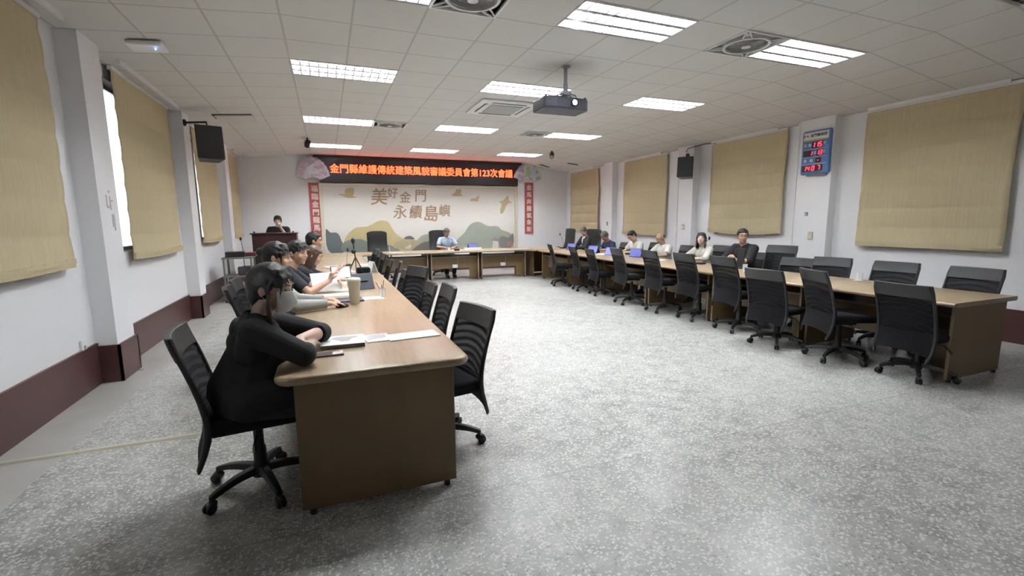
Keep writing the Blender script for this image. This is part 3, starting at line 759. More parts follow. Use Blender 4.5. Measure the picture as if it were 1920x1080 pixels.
for nm, pl in (('painted_bird', [(0.34, 2.26), (0.44, 2.29), (0.55, 2.26), (0.54, 2.4), (0.65, 2.46), (0.79, 2.46), (0.79, 2.32), (0.74, 2.22), (0.89, 2.2), (0.69, 2.18), (0.55, 2.2), (0.44, 2.26)]),
               ('painted_bird', [(3.58, 2.32), (3.73, 2.35), (3.74, 2.47), (3.91, 2.47), (3.89, 2.36), (3.87, 2.31), (3.99, 2.28), (3.77, 2.27)]),
               ('painted_bird', [(4.17, 2.12), (4.24, 2.2), (4.36, 2.19), (4.48, 2.32), (4.46, 2.19), (4.41, 2.14), (4.49, 2.11), (4.34, 2.12)]),
               ('painted_bird', [(5.09, 2.11), (5.28, 2.13), (5.47, 2.33), (5.43, 2.15), (5.61, 2.07), (5.41, 2.07), (5.26, 1.75), (5.19, 1.72), (5.16, 1.82), (5.25, 2.07)])): HILLS.append((nm, MBIRD, pl))
def chaikin(pl, n=2):
    for _ in range(n):
        out = []
        for k, p in enumerate(pl):
            q = pl[(k+1) % len(pl)]
            out += [(p[0]*.75+q[0]*.25, p[1]*.75+q[1]*.25), (p[0]*.25+q[0]*.75, p[1]*.25+q[1]*.75)]
        pl = out
    return pl
for k, (nm, m_, pl) in enumerate(HILLS):
    if nm in ('painted_hill', 'painted_bird'): pl = chaikin(pl, 2 if nm == 'painted_hill' else 1)
    MB().prism([(a-MUX, c-MUZ) for a, c in pl], -.0315-.0012*k, -.030, 'y').build(nm, m_, mu)
M_CALL = mat('calligraphy_brown', (.33, .225, .14), .7, noise=.15, nscale=6)
for ch, x, z, h in (('美', 1.46, 2.19, .50), ('好', 1.84, 2.31, .32), ('金', 2.2, 2.19, .35), ('門', 2.65, 2.24, .39), ('永', 2.03, 1.76, .42), ('續', 2.49, 1.76, .41), ('島', 2.94, 1.71, .50), ('嶼', 3.36, 1.8, .38)):
    text(ch, h, M_CALL, mu, 'calligraphy', .004, .006*h/.4, loc=(x-MUX, -.034, z-MUZ), sx=.95, shear=.08)
# painted swirls of pale cloud
cl = MB()
for (cx, cz, r) in ((4.75, 1.72, .12), (4.95, 1.65, .16), (5.2, 1.62, .10), (4.5, 1.64, .09), (4.8, 1.56, .07)):
    for rr in (r, r*.6): cl.tube([(cx-MUX+rr*math.cos(2*PI*q/20), -.031, cz-MUZ+rr*math.sin(2*PI*q/20)*.8) for q in range(15)], .006, 5)
cl.build('painted_cloud', mat('cloud_pale', (.70, .68, .64), .8, noise=.02), mu)
M_RED = mat('banner_red', (.42, .09, .09), .7, noise=.08, nscale=5)
M_BWH = mat('banner_lettering', (.75, .68, .62), .7, noise=.02)
M_FAN1 = m_speck('fan_pink', (.62, .52, .60), (.50, .36, .45), (.68, .66, .74), 26)
M_FAN2 = m_speck('fan_violet', (.55, .50, .66), (.42, .38, .58), (.66, .70, .62), 22)
def banner(x, z0, z1, wd, chars, label, fx, fz, fw, fanmat, tilt, slots, xs=1):
    root = empty('banner', (x, YB-.01, (z0+z1)/2), 0, label, 'banner')
    MB().box(-wd/2, wd/2, -.012, 0, z0-(z0+z1)/2, z1-(z0+z1)/2).build('strip', M_RED, root)
    zz = z1-.17; cz = (z0+z1)/2
    for ch in chars:
        text(ch, .185, M_BWH, root, 'lettering', .002, .004, loc=(0, -.0145, zz-cz)); zz -= slots
    R0, R1, n = .16*fw/.8, .56*fw/.8, 24; a0 = .22; vs = []
    yb = -.155
    outer = [(R1*math.cos(a0+(PI-2*a0)*k/n)*1.0, R1*math.sin(a0+(PI-2*a0)*k/n)*(1+.03*math.cos(k*PI))) for k in range(n+1)]
    inner = [(R0*1.4*math.cos(PI-.35-(PI-.7)*k/n), R0*math.sin(PI-.35-(PI-.7)*k/n)*.6-.02) for k in range(n+1)]
    outer = [(a*xs, b_) for a, b_ in outer]; inner = [(a*xs, b_) for a, b_ in inner]
    MB().prism([(fx-x+a, fz-cz+b_-.15*fw/.8) for a, b_ in outer+inner], yb-.02, yb, 'y').build('fan_ornament', fanmat, root)
    MB().tube([(fx-x+a, yb-.022, fz-cz+b_-.15*fw/.8) for a, b_ in inner], .014, 6).build('fan_rim', mat('gold_rim', (.62, .50, .36), .5, noise=.05), root)
    if fanmat is M_FAN1:
        h = [(-.16, -.02), (-.10, .16), (.02, .24), (.10, .20), (.02, .14), (-.02, .02), (.08, .04), (.16, -.02), (.0, -.05)]
        MB().prism([(fx-x+a, fz-cz+b_+.06) for a, b_ in h], yb-.026, yb-.02, 'y').build('white_bird_shape', mat('fan_white', (.72, .72, .78), .7, noise=.05), root)
    else:
        h = [(-.10, -.02), (-.06, .26), (.04, .30), (.07, .15), (.05, -.01)]
        MB().prism([(fx-x+a, fz-cz+b_+.03) for a, b_ in h], yb-.026, yb-.02, 'y').build('green_patch', mat('fan_green', (.50, .55, .38), .7, noise=.1), root)
        MB().prism([(fx-x+a+.17, fz-cz+b_+.0) for a, b_ in h], yb-.026, yb-.02, 'y').build('blue_patch', mat('fan_blue', (.55, .65, .75), .7, noise=.1), root)
banner(-.24, 1.0, 2.58, .30, '福臨金門龍馬', 'red vertical banner with pale characters and pink fan, left of the mural', -.24, 2.79, .88, M_FAN1, True, .212, .70)
banner(6.17, 1.08, 2.72, .30, '金馬奔騰氣象新', 'red vertical banner with pale characters and violet fan, right of the mural', 6.07, 2.88, .80, M_FAN2, True, .222, .9)

# ------------------------------------------------------------------ wall fittings
ck = empty('wall_clock', (PR, 5.37, 2.55), -PI/2, 'blue electronic calendar clock with red digits on the right wall column', 'clock')
# local: x along the wall towards the viewer's right, y into the wall, z up
MC_B = mat('clock_blue', (.09, .20, .44), .4, noise=.04); MC_W = mat('clock_white', (.72, .72, .70), .5, noise=.02); M_DIG = mat('digit_red', (1, .05, .08), .5, emit=(1, .03, .06), es=.7, noise=.001)
MB().box(-.24, .24, -.055, 0, -.345, .345, b=.03).build('case', MC_B, ck)
MB().box(-.205, .205, -.060, -.055, .185, .315, b=.002).build('header', MC_W, ck)
MB().box(-.205, .205, -.062, -.058, .185, .205).build('header_stripe', mat('clock_yellow', (.50, .47, .16), .5, noise=.02), ck)
text('金門縣政府', .055, M_DARKSLOT, ck, 'lettering', .001, .001, loc=(.045, -.063, .262))
em = MB(); em.tube([(-.165+.035*math.cos(a), -.062, .248+.025*math.sin(a)) for a in [PI*k/8 for k in range(9)]], .006, 6); em.build('emblem', M_DARKSLOT, ck)
SEG = {'0': 'abcdef', '1': 'bc', '3': 'abcdg', '4': 'bcfg', '5': 'acdfg', '7': 'abc', '-': 'g'}
def digit(ch, x, z, h, wd):
    b = MB(); t = h*.09; sh = .12
    P = {'a': (-1, 1, 1, 1), 'd': (-1, -1, 1, -1), 'g': (-1, 0, 1, 0), 'b': (1, 0, 1, 1), 'c': (1, -1, 1, 0), 'f': (-1, 0, -1, 1), 'e': (-1, -1, -1, 0)}
    for s_ in SEG[ch]:
        x0, z0, x1, z1 = P[s_]; p0 = Vector((x+x0*wd/2+sh*z0*h/2, -.064, z+z0*h/2)); p1 = Vector((x+x1*wd/2+sh*z1*h/2, -.064, z+z1*h/2)); d = (p1-p0)*.1
        b.tube([p0+d, p1-d], t, 6)
    b.build('digit', M_DIG, ck)
def win(x0, x1, z0, z1): MB().box(x0, x1, -.060, -.055, z0, z1).build('display_window', M_BOARD, ck)
win(-.06, .12, .065, .165); win(-.2, -.03, -.06, .035); win(.025, .130, -.06, .035); win(.015, .11, -.17, -.09); win(-.205, .14, -.30, -.20)
for ch, x in (('1', -.03), ('1', .03), ('5', .085)): digit(ch, x, .115, .07, .034)
digit('1', -.06, -.012, .065, .03); digit('1', .050, -.012, .065, .03); digit('3', .100, -.012, .065, .034); digit('-', .062, -.13, .05, .03)
for ch, x in (('1', -.15), ('4', -.09), ('0', -.01), ('7', .08)): digit(ch, x, -.25, .07, .036)
for tx, x, z in (('民', -.165, .115), ('國', -.095, .115), ('年', .155, .125), ('月', -.002, -.012), ('日', .155, -.005), ('星', -.15, -.13), ('期', -.05, -.13)):
    MB().box(x-.020, x+.020, -.062, -.0555, z-.022, z+.022).build('character_plate', MC_B, ck); text(tx, .05, MC_W, ck, 'lettering', .0006, .001, loc=(x, -.0632, z-.001))
for z in (.05, -.075, -.185): MB().box(-.2, .19, -.058, -.055, z-.002, z+.002).build('divider', MC_W, ck)
MB().box(-.13, .19, -.045, -.005, -.37, -.34).build('bottom_box', mat('clock_base', (.2, .22, .25), .5, noise=.03), ck)

def speaker(name, loc, rz, wall, label, wd=.40, hh=.50, dp=.28, tilt=.12):
    root = empty('loudspeaker', loc, 0, label, 'speaker')
    M = Matrix.Rotation(rz, 4, 'Z') @ Matrix.Rotation(-tilt, 4, 'X')
    poly = [(-wd/2, 0), (wd/2, 0), (wd*.38, dp), (-wd*.38, dp)]
    MB().prism(poly, -hh/2, hh/2, 'z', M).build('cabinet', M_BLACK, root, bevel=.012)
    MB().prism([(-wd/2+.012, -.016), (wd/2-.012, -.016), (wd/2-.006, 0), (-wd/2+.006, 0)], -hh/2+.012, hh/2-.012, 'z', M).build('grille', mat('speaker_grille', (.03, .032, .036), .6, bump=.4, nscale=400, noise=.2), root, bevel=.006)
    w_ = Vector(wall)-Vector(loc); top = M @ Vector((0, dp/2, hh/2))
    br = MB(); br.tube([top, top+Vector((0, 0, .08)), Vector((w_.x, w_.y, top.z+.08))], .016, 8)
    br.build('bracket', M_BLACK, root)
    sx = 1 if w_.x > 0 else -1
    MB().lathe([(.05, 0), (.05, .02), (.03, .035)], 14, Matrix.Translation((w_.x, w_.y, top.z+.08)) @ Matrix.Rotation(-sx*PI/2, 4, 'Y')).build('wall_plate', M_BLACK, root)
    return root
speaker('a', (-1.55, 8.42, 2.72), .32, (PL, 8.72, 2.9), 'black loudspeaker on a wall bracket high on the left wall', .36, .50)
speaker('b', (7.10, 8.02, 2.60), -.9, (PR, 8.3, 2.8), 'black loudspeaker on a wall bracket high on the right wall, its cable along the ceiling', .32, .42)
tag(MB().tube([(PR-.01, 8.35, 2.95), (PR-.01, 8.3, 3.02), (PR-.02, 8.1, 3.03), (PR-.02, 7.8, 3.045), (7.5, 7.6, 3.03)], .008, 6).build('speaker_cable', M_BLACK), 'black cable running along the ceiling edge above the right speaker', 'cable')
def spot(x, y, z, a, label):
    root = empty('spotlight', (x, y, z), 0, label, 'spotlight', 'black ceiling spotlights')
    MB().tube([(0, 0, 0), (0, 0, -.05)], .02, 10).build('stem', M_BLACK, root)
    M = Matrix.Translation((0, 0, -.12)) @ Euler(a).to_matrix().to_4x4()
    MB().lathe([(.02, -.10), (.055, -.09), (.058, .07), (.045, .07)], 16, M).build('head', M_BLACK, root, True)
    MB().lathe([(.045, .065), (.045, .072)], 14, M).build('lens', M_GREYP, root)
    MB().tube([(-.062, 0, -.12), (-.062, 0, -.055), (.062, 0, -.055), (.062, 0, -.12)], .006, 6).build('yoke', M_BLACK, root)
spot(-.27, 11.35, ZC, (-.9, .2, 0), 'black spotlight hanging from the ceiling left of the lettering board')
spot(5.66, 11.4, ZC, (2.4, .6, 0), 'small black spotlight on the ceiling right of the lettering board')
ap = empty('wireless_access_point', (-1.50, 5.72, zceil(-1.5)-.02), 0, 'white wireless access point with a tiny blue light under the left ceiling slope', 'access point')
MB().box(-.15, .15, -.12, .12, -.035, .01, Matrix.Rotation(-.08, 4, 'Y'), b=.02).build('case', M_WHITE, ap)
MB().sph((.08, -.05, -.045), .006).build('indicator', mat('blue_led', (.1, .3, 1), .4, emit=(.2, .4, 1), es=6, noise=.001), ap)
for k, (x, y, sx, lb) in enumerate(((6.9, 12.5, .16, 'small dark slot in the ceiling near the far right corner'), (6.5, 13.6, .2, 'dark narrow slot in the ceiling above the violet fan banner'))):
    v = empty('ceiling_slot', (x, y, zceil(x)), .4 if k else 0, lb, 'vent'); MB().box(-sx, sx, -.035, .035, -.012, .0, Matrix.Rotation(.13, 4, 'Y')).build('slot', M_DARKSLOT, v); MB().box(-sx-.01, sx+.01, -.045, .045, -.006, .002, Matrix.Rotation(.13, 4, 'Y')).build('rim', M_GREYP, v)
tl = empty('lifted_ceiling_tile', (-1.30, 9.2, zceil(-1.3)-.002), 0, 'ceiling tile sitting slightly askew with a dark gap, left slope', 'ceiling tile')
Mt = Matrix.Rotation(-math.atan((ZC-ZL)/(BX0-XL)), 4, 'Y')
MB().box(-.28, .28, -.29, -.275, -.006, .0, Mt).box(-.29, -.275, -.29, .05, -.006, .0, Mt).build('gap', M_DARKSLOT, tl); MB().box(-.26, .28, -.26, .28, -.02, -.004, Mt @ Matrix.Rotation(.02, 4, 'X')).build('panel', mat('tile_plain', (.64, .62, .59), .9, noise=.02), tl)
for k, (x, y, z, sd, lb, mm, hz, hy) in enumerate((
    (PR, 5.37, 1.22, -1, 'beige wall socket on the right column below the clock', M_IVORY, .06, .04),
    (PR, 5.47, 1.57, -1, 'small grey wall bracket on the column below the clock', M_GREYP, .03, .022),
    (PR, 8.35, 1.34, -1, 'beige wall switch on the right column behind the person with bangs', M_IVORY, .06, .035),
    (PR, 11.4, 1.40, -1, 'small wall switch on the right column behind the person in navy', M_GREYP, .05, .025),
    (XL, 5.19, .42, 1, 'white wall socket just above the maroon skirting on the left wall', M_WHITE, .06, .04))):
    o = empty('wall_socket', (x, y, z), 0, lb, 'socket'); a0, a1 = (x0 := 0), sd*.02
    MB().box(min(a0, a1), max(a0, a1), -hy, hy, -hz, hz, b=.004).build('plate', mm, o)
    MB().box(min(a1, a1+sd*.004), max(a1, a1+sd*.004), -hy*.4, hy*.4, -hz*.5, hz*.1).build('insert', M_WHITE if mm is not M_WHITE else M_GREYP, o)
M_TAPE = mat('tape_grey', (.50, .50, .51), .8, noise=.05)
b = MB(); x = PL+.004
b.box(PL, x, 5.60, 5.615, 1.66, 1.78).box(PL, x, 5.615, 5.65, 1.655, 1.675).box(PL, x, 5.67, 5.69, 1.64, 1.77).box(PL, x, 5.69, 5.74, 1.72, 1.735).box(PL, x, 5.665, 5.69, 1.80, 1.825)
b.box(PL, x, 5.68, 5.74, 1.48, 1.60).box(PL, x, 5.71, 5.74, 1.44, 1.48)
tag(b.build('tape_marks', M_TAPE), 'grey leftover tape and glue marks on the first left wall column', 'tape')
for k, (y, lb) in enumerate(((5.78, 'thin white vertical conduit on the right column beside the wall clock'), (8.64, 'thin white vertical conduit on the right column beside the right speaker'))):
    tag(MB().box(PR-.018, PR, y-.03-.06, y-.0-.06, .40, 3.05).build('wall_conduit', M_WHITE), lb, 'conduit', 'white conduits on the right columns')
tag(MB().tube([(-1.98, 11.2, 0), (-1.98, 11.2, .6)], .016, 8).build('floor_pipe', M_WHITE), 'short white pipe standing by the left wall near the podium', 'pipe')
b = MB(); 
for xa, xb, oy in ((-2.08, -1.62, .0), (-1.62, -.95, .004), (-.95, -.28, .0)):
    b.prism([(3.77+oy-.03, 0), (3.77+oy+.03, 0), (3.77+oy+.018, .012), (3.77+oy-.018, .012)], xa, xb-.003, 'x')
tag(b.build('cable_cover', mat('cable_cover_cream', (.55, .53, .42), .5, noise=.15, nscale=5)), 'cream floor cable cover running from the left wall under the desks', 'cable cover')

# ------------------------------------------------------------------ podium and equipment cart
pd = empty('podium', (-1.02, 11.15, 0), 0, 'dark maroon lectern with a black lower panel at the far left', 'podium')
M_PD = mat('podium_maroon', (.055, .02, .02), .35, noise=.1, nscale=4); M_PB = mat('podium_black', (.02, .02, .022), .4, noise=.1)
MB().box(-.42, .42, -.22, .26, .06, 1.27).build('body', M_PD, pd, bevel=.01)
MB().box(-.40, .40, -.235, -.22, .10, 1.02).build('front_panel', M_PB, pd, bevel=.004)
MB().box(-.45, .45, -.26, .30, 1.27, 1.295).build('top', M_PD, pd, bevel=.006); MB().box(-.44, .44, -.24, .28, 0, .06).build('plinth', M_PB, pd)
for x in (-.37, .36): MB().tube([(x, -.2, 1.295), (x, -.2, 1.33)], .016, 8).build('knob', M_BLACK, pd)
ct = empty('equipment_cart', (-1.62, 10.35, 0), 0, 'grey metal equipment cart with shelves beside the podium', 'cart')
M_CT = mat('cart_grey', (.23, .23, .21), .5, .2, noise=.08)
for x in (-.22, .24):
    for y in (-.22, .22): MB().box(x-.015, x+.015, y-.015, y+.015, .05, .86).build('post', M_CT, ct); MB().lathe([(.022, 0), (.022, .05)], 10, Matrix.Translation((x, y, 0))).build('wheel', M_BLACK, ct)
for z in (.12, .48, .83): MB().box(-.25, .27, -.24, .24, z, z+.03).build('shelf', M_CT, ct, bevel=.004)
def gadget(name, x, y, z, dx, dy, dz, rz, m, lb, cat, bev=.006):
    o = MB().box(-dx/2, dx/2, -dy/2, dy/2, 0, dz, b=bev).build(name, m); o.location = (x, y, z); o.rotation_euler = (0, 0, rz); return tag(o, lb, cat)
gadget('amplifier', -1.66, 10.3, .86, .32, .3, .10, .1, M_BLACK, 'black amplifier box on top of the grey equipment cart', 'amplifier')
gadget('handbag', -1.48, 10.25, .51, .3, .2, .16, .2, mat('dark_bag', (.05, .05, .055), .6, noise=.1), 'dark bag on the middle shelf of the grey cart', 'bag', .03)
gadget('folder', -1.40, 10.50, .86, .22, .26, .07, -.2, mat('folder_maroon', (.22, .05, .06), .5, noise=.1), 'maroon folder stack on the grey cart by the podium', 'folder')
ms = empty('microphone_stand', (-1.60, 10.8, 0), 0, 'slim microphone stand between the wall and the podium', 'microphone')
MB().tube([(0, 0, .02), (0, 0, .95), (-.02, -.02, 1.16)], .008, 8).build('pole', M_CHROME, ms); MB().lathe([(.1, 0), (.1, .015), (.02, .03)], 16).build('base', M_BLACK, ms); MB().sph((-.02, -.02, 1.19), (.022, .022, .035)).build('microphone_head', M_BLACK, ms, True)

# ------------------------------------------------------------------ things on the desks
TZ = .75
def ptext(ob): return ob
M_GLOSS = mat('cover_grey', (.32, .32, .33), .3, noise=.6, nscale=9)
bk_ = empty('book', (.055, 3.02, TZ), -.03, 'thick softcover book with a grey printed picture, nearest on the left desk', 'book')
MB().box(-.125, .125, -.115, .115, .0, .024, b=.001).build('pages', mat('page_edge_grey', (.16, .16, .17), .7, noise=.1), bk_)
MB().box(-.127, .127, -.117, .117, .024, .026).build('cover', M_PAPER, bk_)
MB().prism([(-.075, .05), (-.04, .085), (.01, .09), (.03, .075), (.08, .08), (.09, .05), (.05, .02), (.03, -.04), (-.01, -.05), (-.03, -.01), (-.06, .02)], .026, .0266).build('cover_print', M_GLOSS, bk_)
bl_ = empty('booklet', (.265, 3.08, TZ), .12, 'thin booklet with a grey cover lying between the book and white papers', 'booklet')
MB().box(-.08, .08, -.10, .10, 0, .005).build('pages', M_PAPER, bl_); MB().prism([(-.07, -.05), (.07, -.02), (.07, .09), (-.05, .09)], .005, .0055).build('cover_print', mat('cover_pale', (.48, .49, .50), .4, noise=.3, nscale=14), bl_)
o = MB().box(-.165, .165, -.085, .085, 0, .007).build('paper_stack', M_PAPER); o.location = (.49, 3.05, TZ); o.rotation_euler = (0, 0, .10); tag(o, 'long stack of white paper lying near the inner corner of the left desk', 'paper')
ph = empty('phone', (-.03, 2.785, TZ), .02, 'slim phone in a brownish case, nearest thing on the left desk', 'phone')
MB().box(-.08, .08, -.037, .037, 0, .011, b=.004).build('case', mat('phone_case', (.16, .12, .12), .35, noise=.2, nscale=30), ph); MB().box(-.074, .074, -.032, .032, .011, .0118).build('screen', mat('phone_screen', (.16, .14, .145), .15, noise=.2), ph)
tm = empty('tumbler', (.205, 4.50, TZ), 0, 'ivory insulated tumbler with a lid on the left desk', 'tumbler')
M_TUM = mat('tumbler_ivory', (.52, .50, .40), .38, noise=.02)
MB().lathe([(.040, 0), (.043, .006), (.046, .05), (.051, .14), (.058, .19), (.060, .215)], 28).build('cup', M_TUM, tm, True)
MB().lathe([(.062, .213), (.063, .228), (.060, .236), (.052, .243), (.046, .244)], 28).build('lid', mat('lid_ivory', (.60, .58, .48), .35, noise=.02), tm, True)
MB().lathe([(.014, .243), (.014, .252)], 12, Matrix.Translation((-.01, .0, 0))).build('spout_cap', mat('lid_ivory', (.6, .58, .48)), tm)
mo = empty('computer_mouse', (.09, 4.38, TZ), .1, 'black computer mouse in front of the dark laptop', 'mouse'); MB().sph((0, 0, .006), (.058, .036, .032)).build('body', M_BLACK, mo, True); MB().tube([(.02, 0, .0375), (.038, 0, .031)], .004, 6).build('wheel', M_GREYP, mo)
for v in mo.children[0].data.vertices: v.co.z = max(0, v.co.z)
lp = empty('laptop', (.12, 4.72, TZ), .05, 'flat dark purple laptop under the outstretched hand', 'laptop')
M_LAP = mat('laptop_purple', (.055, .045, .10), .35, noise=.08)
MB().box(-.17, .17, -.12, .12, 0, .016, b=.003).build('base', M_LAP, lp); MB().box(-.15, .15, -.04, .10, .016, .0175).build('keyboard', M_BLACK, lp); MB().box(-.05, .05, -.105, -.05, .016, .017).build('touchpad', mat('pad_lilac', (.16, .14, .22), .3, noise=.02), lp)
M_SCR = mat('screen_dark', (.10, .11, .13), .2, noise=.03)
sc_ = empty('tablet_computer', (.36, 5.42, TZ), .35, 'grey tablet computer propped upright behind the ivory tumbler', 'tablet')
MS = Matrix.Rotation(-.35, 4, 'X')
MB().box(-.12, .12, -.006, .006, .0, .19, MS, b=.003).build('case', mat('tablet_grey', (.10, .105, .115), .4, noise=.03), sc_); MB().box(-.11, .11, -.0075, -.006, .01, .18, MS).build('screen', M_SCR, sc_); MB().add([(-.05, .006, .10), (.05, .006, .10), (.05, .11, .0), (-.05, .11, .0), (-.05, .012, .10), (.05, .012, .10), (.05, .116, .0), (-.05, .116, .0)], [(0, 1, 2, 3), (4, 7, 6, 5), (0, 4, 5, 1), (3, 2, 6, 7), (0, 3, 7, 4), (1, 5, 6, 2)]).build('stand', M_BLACK, sc_)
def paper(x, y, a, lb, wd=.21, ln=.297, th=.003, z=TZ):
    o = MB().box(-wd/2, wd/2, -ln/2, ln/2, 0, th).build('paper_sheet', M_PAPER); o.location = (x, y, z); o.rotation_euler = (0, 0, a); return tag(o, lb, 'paper')
paper(.36, 4.78, 1.6, 'white paper beside the pen cup', .16, .26); paper(.05, 5.15, 1.5, 'white papers spread in front of the person in the dark polo, near sheet', .2, .42, .004); paper(.12, 5.5, 1.3, 'white papers spread in front of the person in the dark polo, farther sheet', .2, .36, .006)
pc = empty('pen_cup', (.485, 4.80, TZ), 0, 'clear plastic cup holding thin pens on the left desk', 'pen cup')
M_CLR = mat('clear_plastic', (.9, .92, .93), .05, alpha=.28, noise=.001)
MB().lathe([(.03, 0), (.03, .004), (.034, .09), (.0325, .09), (.0285, .006)], 20).build('cup', M_CLR, pc, True)
for a, b_, c in ((-.075, .02, .155), (.03, .02, .17), (-.01, -.03, .13)): MB().tube([(a*-.2, b_*-.2, .006), (a*.75, b_, c)], .004, 6).build('pen', mat('pen_brown', (.16, .10, .09), .4, noise=.1), pc)
# held sheet and farther desk things
o = MB().box(-.15, .15, -.002, .002, 0, .21, Matrix.Rotation(-.45, 4, 'X')).build('document', M_PAPER); o.location = (-.02, 5.22, TZ+.035); o.rotation_euler = (0, 0, .35); tag(o, 'white document held up by the person in the dark polo shirt', 'paper')
tb = empty('tablet_computer', (.15, 6.55, TZ), .1, 'tablet with a bright blank screen on a folded keyboard stand', 'tablet')
MB().box(-.13, .13, -.10, .0, 0, .012, b=.003).build('keyboard', M_GREYP, tb); MB().box(-.13, .13, -.005, .005, .01, .19, Matrix.Rotation(-.45, 4, 'X'), b=.003).build('case', M_BLACK, tb)
MB().box(-.115, .115, -.0065, -.005, .025, .178, Matrix.Rotation(-.45, 4, 'X')).build('screen', mat('screen_light', (.55, .54, .60), .3, emit=(.6, .6, .68), es=.08, noise=.01), tb)
tp = empty('tripod', (.36, 7.0, TZ), 0, 'small black table tripod holding a recorder on the left desk', 'tripod')
for k in range(3): a = k*2.09+.5; MB().tube([(0, 0, .26), (.13*math.cos(a), .13*math.sin(a), 0)], [.009, .006], 6).build('leg', M_BLACK, tp)
MB().tube([(0, 0, .24), (-.02, 0, .46)], .009, 8).build('centre_column', M_BLACK, tp); MB().sph((-.02, 0, .34), (.035, .03, .035)).build('ball_head', M_BLACK, tp, True); MB().sph((-.02, 0, .49), (.028, .028, .045)).build('recorder', M_BLACK, tp, True)
o = gadget('tissue_box', .52, 7.55, TZ, .13, .22, .10, .1, M_PAPER, 'white tissue box on the left desk behind the dark pouch', 'box', .008)
gadget('pouch', .47, 7.2, TZ, .20, .12, .09, .05, M_FAB, 'black rounded pouch in front of the white tissue box', 'pouch', .03)
sd_ = MB().prism([(-.05, 0), (.05, 0), (.0, .16)], -.003, .003, 'y').prism([(-.06, 0), (-.055, 0), (.0, .17), (-.005, .17)], -.09, .09, 'y').prism([(.055, 0), (.06, 0), (.005, .17), (.0, .17)], -.09, .09, 'y').build('sign_holder', M_PAPER); sd_.location = (.60, 7.25, TZ); sd_.rotation_euler = (0, 0, .3); tag(sd_, 'white tent-shaped name card beside the black pouch', 'name card')
for (x, y, a, lb) in ((.1, 6.05, .2, 'white paper in front of the brown-haired person'), (.2, 7.4, .1, 'white papers stacked by the far sitters of the left row'), (.1, 8.3, .4, 'white papers at the far end of the left row')): paper(x, y, a, lb, .3, .3, .02)
gadget('pen_case', .25, 5.95, TZ, .14, .04, .02, .1, M_BLACK, 'black pen case on the papers of the left row', 'pen case')
def gooseneck(x, y, a, lb, hgt=.34, tilt=.1):
    g = empty('conference_microphone', (x, y, TZ), a, lb, 'microphone', 'gooseneck conference microphones')
    MB().prism([(-.07, -.06), (.07, -.06), (.06, .06), (-.06, .06)], 0, .03).build('base', M_BLACK, g, bevel=.008)
    MB().tube([(0, .02, .03), (0, .015, hgt*.5), (tilt*.4, 0, hgt*.8), (tilt, -.01, hgt)], .005, 6).build('gooseneck', M_GREYP, g); MB().sph((tilt*1.08, -.012, hgt+.02), (.017, .017, .032)).build('microphone_head', M_BLACK, g, True)
    for k in range(2): MB().lathe([(.010, .03), (.010, .035)], 10, Matrix.Translation((-.03+.06*k, -.03, 0))).build('button', M_GREYP, g)
gooseneck(5.95, 11.3, -PI/2+.3, 'gooseneck microphone at the far end of the right row near the corner desk', .36, -.09)
gooseneck(5.83, 6.12, PI/2, 'gooseneck microphone between the person with bangs and the person with glasses', .42, -.15)
gooseneck(.3, 8.6, 0, 'black gooseneck microphone at the far end of the left row', .26, .02)
mp_ = empty('table_monitor', (5.85, 5.32, TZ), -PI/2+.3, 'small black upright device standing before the person with glasses', 'device')
MB().box(-.055, .055, -.012, .012,   .02, .31, Matrix.Rotation(-.1, 4, 'X'), b=.006).build('panel', M_BLACK, mp_); MB().box(-.07, .07, -.05, .05, 0, .022, b=.006).build('foot', M_BLACK, mp_)
M_BLU = mat('blue_cover', (.035, .045, .16), .45, noise=.08); M_BLU2 = mat('blue_screen', (.10, .11, .36), .3, emit=(.12, .13, .42), es=.06, noise=.03)
def blue_tablet(x, y, a, lb):
    t = empty('tablet_computer', (x, y, TZ), a, lb, 'tablet', 'blue tablets on stands')
    R = Matrix.Rotation(-.45, 4, 'X'); MB().box(-.125, .125, -.005, .005, .005, .185, R, b=.003).build('case', M_BLU, t); MB().box(-.115, .115, -.0065, -.005, .015, .175, R).build('screen', M_BLU2, t)
    MB().add([(-.12, .075, .165), (.12, .075, .165), (.12, .17, .0), (-.12, .17, .0), (-.12, .082, .165), (.12, .082, .165), (.12, .178, .0), (-.12, .178, .0)], [(0, 1, 2, 3), (4, 7, 6, 5), (0, 4, 5, 1), (3, 2, 6, 7), (0, 3, 7, 4), (1, 5, 6, 2)]).build('stand_flap', M_BLU, t)
blue_tablet(5.72, 10.45, -PI/2+.5, 'blue tablet propped on the desk in front of the person in a dark suit')
blue_tablet(5.66, 9.32, -PI/2+.5, 'blue tablet propped left of the person in navy')
blue_tablet(5.62, 8.52, -PI/2+.5, 'blue tablet partly hidden under the white pages of the person in navy')
blue_tablet(5.78, 7.86, -PI/2+.5, 'blue tablet propped between the person in white and the balding person')
blue_tablet(3.62, 11.95, .15, 'dark blue tablet on the back desk beside the person in blue')
def cup(x, y, lb, mm, r=.035, h=.08, hd=False):
    c = empty('cup', (x, y, TZ), 0, lb, 'cup'); MB().lathe([(r*.8, 0), (r, h*.3), (r, h), (r*.92, h), (r*.9, .006)], 20).build('body', mm, c, True)
    if hd: MB().tube([(r*.9, 0, h*.8), (r*1.6, 0, h*.7), (r*1.6, 0, h*.3), (r*.9, 0, h*.2)], .005, 6).build('handle', mm, c)
    MB().lathe([(r*1.3, -.0), (r*1.5, .006)], 20).build('coaster', M_WHITE, c)
cup(5.62, 5.02, 'drinking glass on the right desk beside the person with glasses', M_CLR, .034, .10)
cup(5.90, 3.62, 'drinking glass with a pale coaster on the right desk near its end', M_CLR, .036, .10)
cup(2.93, 11.85, 'white cup with a handle on the back desk before the person in blue', M_WHITE, .035, .085, True)
